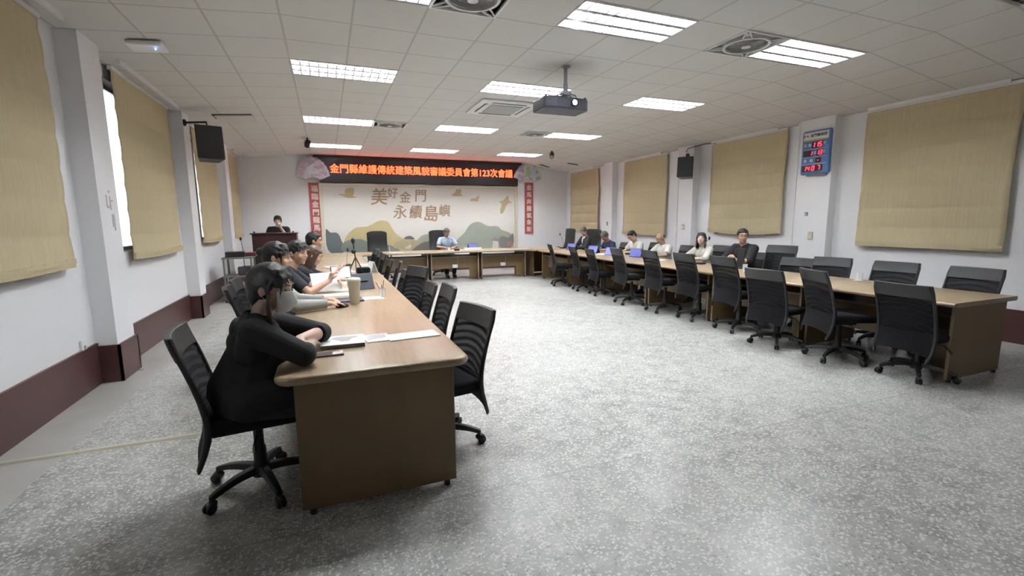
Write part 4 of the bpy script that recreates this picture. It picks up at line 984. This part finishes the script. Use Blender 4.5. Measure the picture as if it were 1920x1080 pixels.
cup(5.58, 7.98, 'white cup with a handle beside the blue tablet of the person in white', M_WHITE, .035, .08, True)
gadget('name_plate', 3.10, 11.72, TZ, .13, .05, .05, 0, M_DARKSLOT, 'small dark box on the back desk beside the white cup', 'name plate')
gadget('name_plate', 3.50, 11.62, TZ, .46, .05, .075, 0, M_PAPER, 'wide white name plate on the back desk before the person in blue', 'name plate', .004)
paper(3.2, 11.95, 1.5, 'white paper under the hands of the person in blue', .21, .4); paper(1.6, 11.75, 1.57, 'white paper before the empty executive chair on the back desk', .2, .3); paper(5.0, 11.85, 1.57, 'white paper at the right end of the back desk', .2, .3)
paper(5.72, 7.2, .2, 'white papers on the right desk under the balding person', .25, .4, .006); paper(5.65, 8.85, .2, 'white pages on the right desk before the person in white', .25, .3, .006)
tag(MB().lathe([(.045, 0), (.045, .005), (.006, .01), (.005, .14), (.002, .145)], 12, Matrix.Translation((1.42, 11.8, TZ))).build('flag_stand', M_WHITE), 'thin white stand on the back desk left of the empty executive chair', 'stand')

# ------------------------------------------------------------------ people
def rc(b, p1, r1, p2, r2, flat=False, seg=14):
    p1, p2 = Vector(p1), Vector(p2); d = (p2-p1)
    if d.length < 1e-6: d = Vector((0, 0, 1e-4))
    Q = d.to_track_quat('Z', 'Y').to_matrix(); n = seg; vs = []; fs = []
    rings = []
    m = 4
    for k in range(m+1):
        a = -PI/2+PI/2*k/m; rings.append((p1, r1*math.cos(a), r1*math.sin(a)))
    for k in range(m+1):
        a = PI/2*k/m
        if flat and k > 0: break
        rings.append((p2, r2*math.cos(a), r2*math.sin(a)))
    for (c, rr, zz) in rings:
        for q in range(n):
            t = 2*PI*q/n; vs.append(c+Q @ Vector((max(rr, 1e-4)*math.cos(t), max(rr, 1e-4)*math.sin(t), zz)))
    for k in range(len(rings)-1):
        for q in range(n): fs.append((k*n+q, k*n+(q+1) % n, (k+1)*n+(q+1) % n, (k+1)*n+q))
    fs += [tuple(range(n))[::-1], tuple(range((len(rings)-1)*n, len(rings)*n))]
    b.add(vs, fs)
def el(b, c, r, R=None, seg=18):
    M = Matrix.Translation(c) @ (R.to_4x4() if R is not None else Matrix.Identity(4))
    b.sph((0, 0, 0), r, M, seg)
def remesh(b, name, m, parent, vox, it=4, fac=.5):
    me = bpy.data.meshes.new(name); me.from_pydata(b.v, [], b.f); me.materials.append(m)
    bm = bmesh.new(); bm.from_mesh(me); bmesh.ops.recalc_face_normals(bm, faces=bm.faces); bm.to_mesh(me); bm.free()
    o = bpy.data.objects.new(name, me); COL.objects.link(o)
    r = o.modifiers.new('r', 'REMESH'); r.mode = 'VOXEL'; r.voxel_size = vox; r.use_smooth_shade = True
    s = o.modifiers.new('s', 'SMOOTH'); s.factor = fac; s.iterations = it
    baked(o); o.parent = parent
    return o
M_SKIN = mat('skin', (.52, .33, .235), .5, noise=.06, nscale=12); M_SKIN_D = mat('skin_tanned', (.38, .23, .16), .5, noise=.06, nscale=12)
M_SKIN_L = mat('skin_fair', (.62, .43, .34), .5, noise=.05, nscale=12)
M_LIP = mat('lips', (.36, .14, .12), .5, noise=.05); M_EYE = mat('eye_white', (.42, .38, .35), .3, noise=.01); M_IRIS = mat('iris_dark', (.012, .008, .006), .2, noise=.02)
M_HBLK = mat('hair_black', (.012, .010, .010), .55, noise=.3, nscale=40, bump=.25); M_HBRN = mat('hair_brown', (.085, .045, .028), .45, noise=.3, nscale=40, bump=.5); M_HGRY = mat('hair_grey', (.10, .095, .09), .55, noise=.4, nscale=60, bump=.5)
CRW = mat('white_shirt_front', (.66, .65, .60), .85, noise=.05)
def cloth(n, c): return mat(n, c, .85, noise=.12, nscale=14, bump=.25)
def hand(b, wr, d, n, curl=.5, s=1.0, thumb=1):
    wr, d, n = Vector(wr), Vector(d).normalized(), Vector(n); n = (n-d*n.dot(d)).normalized(); sd = n.cross(d)*thumb
    for k, (o_, L) in enumerate(((.030, .066), (.010, .074), (-.010, .070), (-.029, .056))):
        kn = wr+d*(.082-.004*abs(k-1))*s+sd*o_*s
        rc(b, wr+sd*o_*.5*s, .017*s, kn, .0125*s, seg=8)
        a1 = curl*(.75+.1*k); d1 = d*math.cos(a1)+n*math.sin(a1); a2 = a1+curl*1.1; d2 = d*math.cos(a2)+n*math.sin(a2)
        p1 = kn+d1*L*.52*s; p2 = p1+d2*L*.48*s
        rc(b, kn, .0095*s, p1, .0085*s, seg=8); rc(b, p1, .0085*s, p2, .007*s, seg=8)
    t0 = wr+d*.022*s+sd*.020*s; t1 = t0+(d*.6+sd*.75+n*.25).normalized()*.042*s; t2 = t1+(d*.85+sd*.3+n*.4).normalized()*.032*s
    rc(b, t0, .014*s, t1, .0105*s, seg=8); rc(b, t1, .0105*s, t2, .008*s, seg=8)
def person(x, y, heading, label, shirt, pants=None, skin=M_SKIN, hair=M_HBLK, style='short', lean=.2, hz=.55, tl=.47, sw=.17, fem=False, side=0,
           head=(0, 0, 0), neck=(0, .04), arms=None, sleeve=('short', 'short'), vox=.009, stand=False, collar=None, glasses=False, mask=False, extra=None, bulk=1.0, hs=1.0, lb_suit=False):
    root = empty('person', (x, y, 0), heading-PI/2, label, 'person')
    pants = pants or cloth('trousers_dark', (.022, .022, .028)); g = .013
    up_ = Vector((math.sin(side), math.sin(lean), math.cos(lean))).normalized(); hip = Vector((0, 0, hz)); nb = hip+up_*tl
    R = up_.to_track_quat('Z', 'Y').to_matrix() @ Matrix.Identity(3)
    R = Matrix.Rotation(-lean, 3, 'X')
    B = MB(); C = MB(); P = MB(); K = bulk
    def both(f, *a, inf=g): f(B, *a); 
    def torso(b, e):
        el(b, hip+Vector((0, -.01, 0)), ((.165 if not fem else .17)*K+e, .12*K+e, .11+e), R)
        el(b, hip+up_*tl*.38, ((.150 if not fem else .130)*K+e, .105*K+e, .15+e), R)
        el(b, hip+up_*tl*.68, ((.165 if not fem else .148)*K+e, .112*K+e, .15+e), R)
        for s_ in (-1, 1):
            sh = nb+R @ Vector((s_*sw, 0, -.055)); rc(b, nb+R @ Vector((s_*.045, -.01, -.045)), .055+e, sh, .052*K+e); rc(b, sh, .05*K+e, hip+up_*tl*.6+R @ Vector((s_*.09, 0, 0)), .07*K+e)
    torso(B, 0); torso(C, g)
    # legs
    for s_ in (-1, 1):
        h_ = hip+Vector((s_*.09, 0, 0))
        if stand: kn = Vector((s_*.10, .02, hz*.52)); an = Vector((s_*.11, 0, .09))
        else: kn = Vector((s_*(.10 if fem else .14), .43, .52)); an = Vector((s_*.11, .38+.1*(s_ > 0), .10))
        for b, e in ((B, 0), (P, g)): rc(b, h_, .088*K+e, kn, .058+e); rc(b, kn, .057+e, an, .036+e+(.012 if b is P else 0), flat=b is P)
        rc(B, an, .034, an+Vector((0, .12, -.055)), .028)
        S_ = MB(); rc(S_, an+Vector((0, -.03, -.055)), .042, an+Vector((0, .15, -.058)), .038); rc(S_, an+Vector((0, 0, -.02)), .045, an+Vector((0, .08, -.045)), .042)
        for i, v in enumerate(S_.v): S_.v[i] = (v[0], v[1], max(.004, v[2]))
        remesh(S_, 'shoe', extra.get('shoe', M_BLACK) if extra else M_BLACK, root, .008, 3)
    el(P, hip, (.168*K+g, .125*K+g, .10+g), R)
    # arms
    if arms is None: arms = [((.24, .22, .80), (.10, .44, .79), (-.6, .8, 0), (0, 0, -1), .5), ((-.24, .22, .80), (-.10, .44, .79), (.6, .8, 0), (0, 0, -1), .5)]
    for k, (elb, wr, hd, hn, curl) in enumerate(arms):
        s_ = 1 if k == 0 else -1; sh = nb+R @ Vector((s_*sw, 0, -.055)); elb = Vector(elb); wr = Vector(wr)
        rc(B, sh, .048*K, elb, .040*K); rc(B, elb, .040*K, wr, .026); rc(B, wr, .027, wr+Vector(hd).normalized()*.02, .024)
        hand(B, wr, hd, hn, curl, .92 if fem else 1.0, thumb=1 if (k == 0) else -1)
        t = sleeve[k]
        if t == 'short': m_ = sh.lerp(elb, .78); rc(C, sh, .055*K+g, m_, .052*K+g*.8, flat=True)
        elif t == 'elbow': rc(C, sh, .055*K+g, elb, .045*K+g); rc(C, elb, .047*K+g, elb.lerp(wr, .22), .044+g, flat=True)
        else: rc(C, sh, .055*K+g, elb, .043*K+g); rc(C, elb, .043*K+g, wr.lerp(elb, .06), .030+g*.8, flat=True)
    # head
    yaw, pit, rol = head
    hc = nb+Vector((neck[0], neck[1]+math.sin(lean)*.10, .155*hs))
    H3 = Matrix.Rotation(yaw, 3, 'Z') @ Matrix.Rotation(-pit, 3, 'X') @ Matrix.Rotation(rol, 3, 'Y')
    def hp(v): return hc+H3 @ (Vector(v)*hs)
    def hr(r): return tuple(q*hs for q in r)
    rc(B, nb+Vector((0, -.01, -.06)), .058, hp((0, -.015, -.07)), .052)
    el(B, hp((0, 0, .0)), hr((.074, .094, .088)), H3); el(B, hp((0, .030, -.055)), hr((.058, .064, .072)), H3); el(B, hp((0, .022, -.085)), hr((.050, .055, .045)), H3)
    rc(B, hp((0, .068, -.108)), .019*hs, hp((0, .060, -.100)), .026*hs)
    rc(B, hp((0, .088, -.006)), .008*hs, hp((0, .106, -.040)), .0115*hs, seg=8)
    for s_ in (-1, 1):
        el(B, hp((s_*.012, .096, -.043)), hr((.009, .010, .008)), H3, 10); el(B, hp((s_*.036, .066, -.045)), hr((.024, .022, .022)), H3, 12); rc(B, hp((s_*.012, .088, .012)), .009*hs, hp((s_*.048, .070, .012)), .009*hs, seg=8)
        el(B, hp((s_*.076, -.004, -.026)), hr((.009, .018, .030)), H3 @ Matrix.Rotation(s_*.25, 3, 'Z'), 12)
    body = remesh(B, 'body', skin, root, vox, 3)
    sh_ = remesh(C, 'coat' if style == 'suit' else 'shirt', shirt, root, vox*1.1, 5)
    remesh(P, 'trousers', pants, root, vox*1.4, 4)
    for s_ in (-1, 1):
        e = MB(); el(e, hp((s_*.031, .0825, -.010)), hr((.0125, .0070, .0040)), H3 @ Matrix.Rotation(-s_*.3, 3, 'Z'), 10); eo = e.build('eye', M_EYE, root, True)
        i_ = MB(); el(i_, hp((s_*.030, .0882, -.010)), hr((.0085, .0032, .0040)), H3, 8); i_.build('iris', M_IRIS, eo, True)
        bw = MB(); bw.tube([hp((s_*.014, .098, .012)), hp((s_*.032, .094, .017)), hp((s_*.050, .080, .010))], [.003*hs, .0032*hs, .0015*hs], 6); bw.build('eyebrow', hair if hair is not M_HGRY else M_HBLK, root)
    if not mask:
        l = MB(); el(l, hp((0, .0875, -.074)), hr((.021, .008, .0036)), H3, 12); el(l, hp((0, .0870, -.0805)), hr((.017, .008, .0038)), H3, 12); l.build('lips', M_LIP, root, True)
    # hair
    h = MB()
    if style == 'bald':
        el(h, hp((0, -.028, -.008)), hr((.080, .074, .058)), H3); 
    else:
        el(h, hp((0, -.013, .018)), hr((.083, .097, .088)), H3); el(h, hp((0, -.045, -.02)), hr((.072, .062, .072)), H3)
        for k in range(9):
            x_ = (k/8*2-1)*.062; z_ = .018+.088*math.sqrt(1-(x_/.083)**2); rc(h, hp((x_*.9, .0, z_-.016)), .021*hs, hp((x_, .076*math.sqrt(1-(x_/.083)**2), .050+.006*math.sin(k*2.1))), .011*hs, seg=8)
        for s_ in (-1, 1): rc(h, hp((s_*.074, .012, .02)), .014*hs, hp((s_*.074, .018, -.022)), .006*hs, seg=8)
    if style in ('bangs', 'bun', 'fringe'):
        for k in range(8):
            u = k/7*2-1; rc(h, hp((u*.045, .045, .075)), .018*hs, hp((u*.064, .088-.028*u*u, .018-.012*abs(u))), .008*hs, seg=8)
    if style in ('bun',):
        el(h, hp((0, -.115, .012)), hr((.036, .034, .036)), H3); rc(h, hp((0, -.09, .01)), .02, hp((0, -.11, .01)), .02)
        for s_ in (-1, 1): rc(h, hp((s_*.072, .045, .02)), .012, hp((s_*.068, .055, -.09)), .004, seg=8)
    if style == 'bangs' or style == 'long':
        for s_ in (-1, 1):
            for q in range(5): rc(h, hp((s_*.068, .040-.028*q, .015)), .018*hs, hp((s_*(.076-.003*q), .046-.032*q, -.185)), .012*hs, seg=8)
        for q in range(5): rc(h, hp(((q-2)*.03, -.075, 0)), .022*hs, hp(((q-2)*.034, -.075, -.18)), .014*hs, seg=8)
    if style == 'masked':
        el(h, hp((0, -.03, .0)), hr((.086, .095, .095)), H3); el(h, hp((0, -.06, -.06)), hr((.064, .05, .075)), H3); rc(h, hp((0, -.07, -.07)), .045, hp((0, -.06, -.16)), .02)
        for s_ in (-1, 1):
            for q in range(2): rc(h, hp((s_*.05, .030+.01*q, .06)), .016, hp((s_*.076, .020+.012*q, .0)), .009, seg=8); rc(h, hp((s_*.076, .020+.012*q, .0)), .008, hp((s_*.077, .026+.010*q, -.07-.02*q)), .0045, seg=8)
            rc(h, hp((s_*.045, .075, .045)), .009, hp((s_*.064, .080, -.05)), .0035, seg=8)
        for k in range(8): u = k/7*2-1; rc(h, hp((u*.045, .045, .075)), .018, hp((u*.064, .090-.028*u*u, .016-.012*abs(u))), .007, seg=8)
    remesh(h, 'hair', hair, root, min(vox, .0075), 3, .4)
    if style == 'masked':
        st = MB()
        for q in range(3): st.tube([hp((.076, .026+.005*q, -.02)), hp((.081, .032+.006*q, -.10)), hp((.074, .050+.008*q, -.20)), hp((.05, .085+.006*q, -.31))], [.005, .006, .007, .002], 7)
        st.build('hair_strand', M_HBRN, root, True)
    if mask:
        m_ = MB(); n1, n2 = 14, 10; V = []; Fc = []
        for j in range(n2+1):
            for i in range(n1+1):
                a = (i/n1*2-1)*1.18; t_ = j/n2; z = -.122+.108*t_; wd = .072-.010*abs(t_-.55)*2; dp = .067+.024*math.sin(PI*min(1, t_*1.05))
                V.append(hp((wd*math.sin(a), .034+dp*math.cos(a)+(.010*(1-abs(i/n1*2-1)*2.5) if abs(i/n1*2-1) < .4 and t_ > .3 else 0), z)))
        for j in range(n2):
            for i in range(n1): a = j*(n1+1)+i; Fc.append((a, a+1, a+n1+2, a+n1+1))
        mo_ = m_.add(V, Fc).build('face_mask', mat('mask_white', (.82, .82, .82), .8, noise=.03), root, True); md = mo_.modifiers.new('s', 'SOLIDIFY'); md.thickness = .002
        for s_ in (-1, 1): MB().tube([hp((s_*.061, .050, -.03)), hp((s_*.079, .010, -.012)), hp((s_*.080, -.014, -.04)), hp((s_*.060, .045, -.10))], .0014, 5).build('ear_loop', mat('mask_white', (.82, .82, .82)), mo_)
    if glasses:
        gl = MB()
        for s_ in (-1, 1):
            gl.tube([hp((s_*.033+.024*math.cos(a), .104-.004*abs(math.cos(a)), -.010+.016*math.sin(a))) for a in [2*PI*q/16 for q in range(17)]], .0022, 5)
            gl.tube([hp((s_*.057, .098, -.006)), hp((s_*.078, .06, -.008)), hp((s_*.080, -.005, -.012))], .0022, 5)
        gl.tube([hp((-.009, .106, -.008)), hp((.009, .106, -.008))], .0022, 5); gl.build('eyeglasses', M_BLACK, root)
    if collar:
        c = MB()
        for q in range(15):
            a = PI*.5+.22+(2*PI-.44)*q/15; a2 = PI*.5+.22+(2*PI-.44)*(q+1)/15
            p = [nb+R @ Vector((.064*math.cos(t), .060*math.sin(t)-.004, .008+.012*math.cos((t-PI*1.5)/2))) for t in (a, a2)]
            o_ = [nb+R @ Vector((.098*math.cos(t), .092*math.sin(t), -.030)) for t in (a, a2)]
            k0 = len(c.v); c.add([p[0], p[1], o_[1], o_[0]], [(0, 1, 2, 3)])
        co = c.build('collar', collar, root, True); md = co.modifiers.new('s', 'SOLIDIFY'); md.thickness = .004; md.offset = 1
    if style == 'suit' or lb_suit:
        f_ = MB(); el(f_, nb+R @ Vector((0, .062, -.13)), (.045, .065, .13), R); f_.build('shirt_front', CRW, root, True)
    return root, hp, nb, R, hip
BK = cloth('black_knit', (.010, .010, .012)); GR = cloth('grey_knit', (.30, .30, .29)); NV = cloth('charcoal_polo', (.022, .024, .032)); LB = cloth('light_blue_vest', (.42, .53, .70))
WT = cloth('white_shirt', (.62, .62, .60)); BE = cloth('beige_blouse', (.52, .50, .45)); DN = cloth('navy_shirt', (.022, .035, .085)); SU = cloth('dark_suit', (.022, .024, .030)); CR = cloth('white_cotton', (.66, .64, .58))
SHW = mat('sneaker_white', (.45, .44, .40), .6, noise=.1)
# 1 woman with mask
r, hp, nb, R, hip = person(-.46, 2.80, 0, 'person in loose black top and white face mask, arms folded on the nearest desk', BK, skin=M_SKIN_L, style='masked', lean=.20, fem=True, sw=.160, hz=.55, tl=.465, vox=.0062,
   head=(-.42, .20, .05), neck=(0, .055), mask=True, hs=1.10, sleeve=('elbow', 'elbow'), collar=BK, extra={'shoe': SHW}, bulk=1.08,
   arms=[((.19, .31, .815), (-.08, .34, .81), (-1, -.1, -.02), (0, -.2, -1), .6), ((-.24, .39, .83), (.02, .285, .86), (1, -.35, -.1), (0, .1, -1), .7)])
hd = MB(); el(hd, nb+Vector((0, -.10, -.07)), (.10, .045, .07)); el(hd, nb+Vector((-.03, -.13, -.14)), (.08, .04, .06)); rc(hd, nb+Vector((0, -.01, -.18)), .15, hip+Vector((0, .0, .06)), .185); rc(hd, hip+Vector((-.08, .02, .03)), .14, hip+Vector((-.08, .26, .03)), .11); rc(hd, hip+Vector((.08, .02, .03)), .14, hip+Vector((.08, .26, .03)), .11); 
remesh(hd, 'draped_top', BK, r, .008, 4)
# 2 woman with bun
person(-.55, 4.42, 0, 'person with dark hair in a bun and grey knit sleeves reaching for a mouse', GR, skin=M_SKIN, style='bun', lean=.12, hz=.595, hs=1.1, fem=True, sw=.155, vox=.007, head=(-.15, .10, 0), neck=(0, .075), sleeve=('long', 'long'),
   arms=[((.21, .27, .815), (.10, .53, .80), (-.2, 1, -.02), (0, 0, -1), .35), ((-.2, .26, .81), (-.12, .50, .80), (.3, 1, 0), (0, 0, -1), .4)])
# 3 man in polo
person(-.56, 5.32, 0, 'person in a dark polo shirt turning his head towards the camera, holding up papers', NV, skin=M_SKIN, style='fringe', lean=.36, hz=.57, tl=.51, vox=.007, head=(-.62, .10, 0), neck=(.01, .05), collar=NV, hs=1.06,
   arms=[((.24, .36, .80), (.14, .56, .90), (-.05, .35, .95), (-.3, .6, -.2), .9), ((-.22, .38, .80), (-.02, .60, .84), (.4, .7, .2), (.6, -.3, -.2), .8)])
# 4 woman writing
person(-.50, 6.12, 0, 'person with shoulder-length brown hair bent over papers, hand raised', BK, skin=M_SKIN_L, hair=M_HBRN, style='long', lean=.50, fem=True, sw=.155, hz=.56, tl=.47, vox=.008, head=(-.1, .45, 0), neck=(0, .07), sleeve=('elbow', 'elbow'),
   arms=[((.22, .45, .80), (.14, .60, .93), (-.2, .5, .8), (-.3, .7, -.2), .8), ((-.2, .45, .80), (-.05, .66, .79), (.4, .8, 0), (0, 0, -1), .5)])
# 5 man
person(-.42, 6.95, 0, 'person with short dark hair upright in the left row, farthest sitter', NV, skin=M_SKIN, style='short', lean=.28, hz=.60, tl=.53, vox=.009, head=(.0, .05, 0), hs=1.04, neck=(0, .08), collar=NV)
# 6 woman behind podium
person(-1.0, 11.75, -PI/2, 'person in a black top standing behind the podium with a hand at the mouth', BK, skin=M_SKIN_L, style='bun', stand=True, lean=.03, hz=.94, tl=.47, fem=True, sw=.165, vox=.009, head=(0, .1, 0), neck=(0, .02), sleeve=('long', 'elbow'), bulk=1.1,
   arms=[((.25, .06, 1.12), (.12, .22, 1.06), (-.6, .5, 0), (0, 0, -1), .5), ((-.20, .12, 1.13), (-.055, .155, 1.40), (.25, -.05, 1), (.3, -1, 0), .9)])
# 7 man in blue
person(3.06, 12.72, -PI/2, 'person with grey hair in a light blue vest and pale shirt at the back desk', LB, skin=M_SKIN_D, hair=M_HGRY, style='short', lean=.12, hz=.58, tl=.49, vox=.009, head=(.15, .3, 0), collar=LB,
   arms=[((.27, .16, .82), (.12, .36, .80), (-.6, .8, 0), (0, 0, -1), .5), ((-.27, .16, .82), (-.12, .36, .80), (.6, .8, 0), (0, 0, -1), .5)])
H7 = PI
person(6.48, 10.86, H7, 'person with grey hair in a dark suit jacket over a white shirt, looking down', SU, skin=M_SKIN_D, hair=M_HGRY, style='short', lean=.18, hz=.58, tl=.50, vox=.010, head=(.5, .55, .1), sleeve=('long', 'long'), collar=CR, lb_suit=True)
person(6.52, 9.68, H7, 'person in a navy shirt bent low over papers, head down', DN, skin=M_SKIN_D, hair=M_HGRY, style='short', lean=.42, hz=.56, tl=.46, vox=.010, head=(.2, .75, 0), neck=(0, .07), sleeve=('short', 'short'), collar=DN)
person(6.55, 8.72, H7, 'person with short black hair and white shirt reading, head bowed to the left', WT, skin=M_SKIN, style='short', lean=.30, hz=.57, tl=.46, vox=.010, head=(-.1, .6, .25), neck=(0, .07), collar=WT, glasses=True)
person(6.45, 7.70, H7, 'balding person in a white short-sleeved shirt, head bowed, in the right row', WT, skin=M_SKIN_D, style='bald', lean=.22, hz=.55, tl=.455, vox=.010, head=(.1, .45, 0), neck=(0, .06), collar=WT)
person(6.50, 6.72, H7, 'person with long dark hair, bangs and a beige blouse looking up', BE, skin=M_SKIN_L, style='bangs', lean=.10, fem=True, sw=.155, hz=.55, tl=.455, vox=.009, head=(.65, -.25, 0), collar=BE, sleeve=('elbow', 'elbow'))
person(6.48, 5.76, H7, 'person in a black shirt and black-rimmed glasses looking to the right', BK, skin=M_SKIN, style='short', lean=.15, hz=.58, tl=.50, sw=.185, vox=.009, head=(.95, .0, 0), glasses=True, collar=BK, sleeve=('elbow', 'elbow'), bulk=1.12, hs=1.04,
   arms=[((.26, .24, .83), (.10, .44, .80), (-.5, .8, 0), (0, 0, -1), .5), ((-.26, .26, .83), (-.20, .48, .86), (.1, .5, .6), (.6, .2, -.2), .9)])
# white shirt front in the open dark jacket
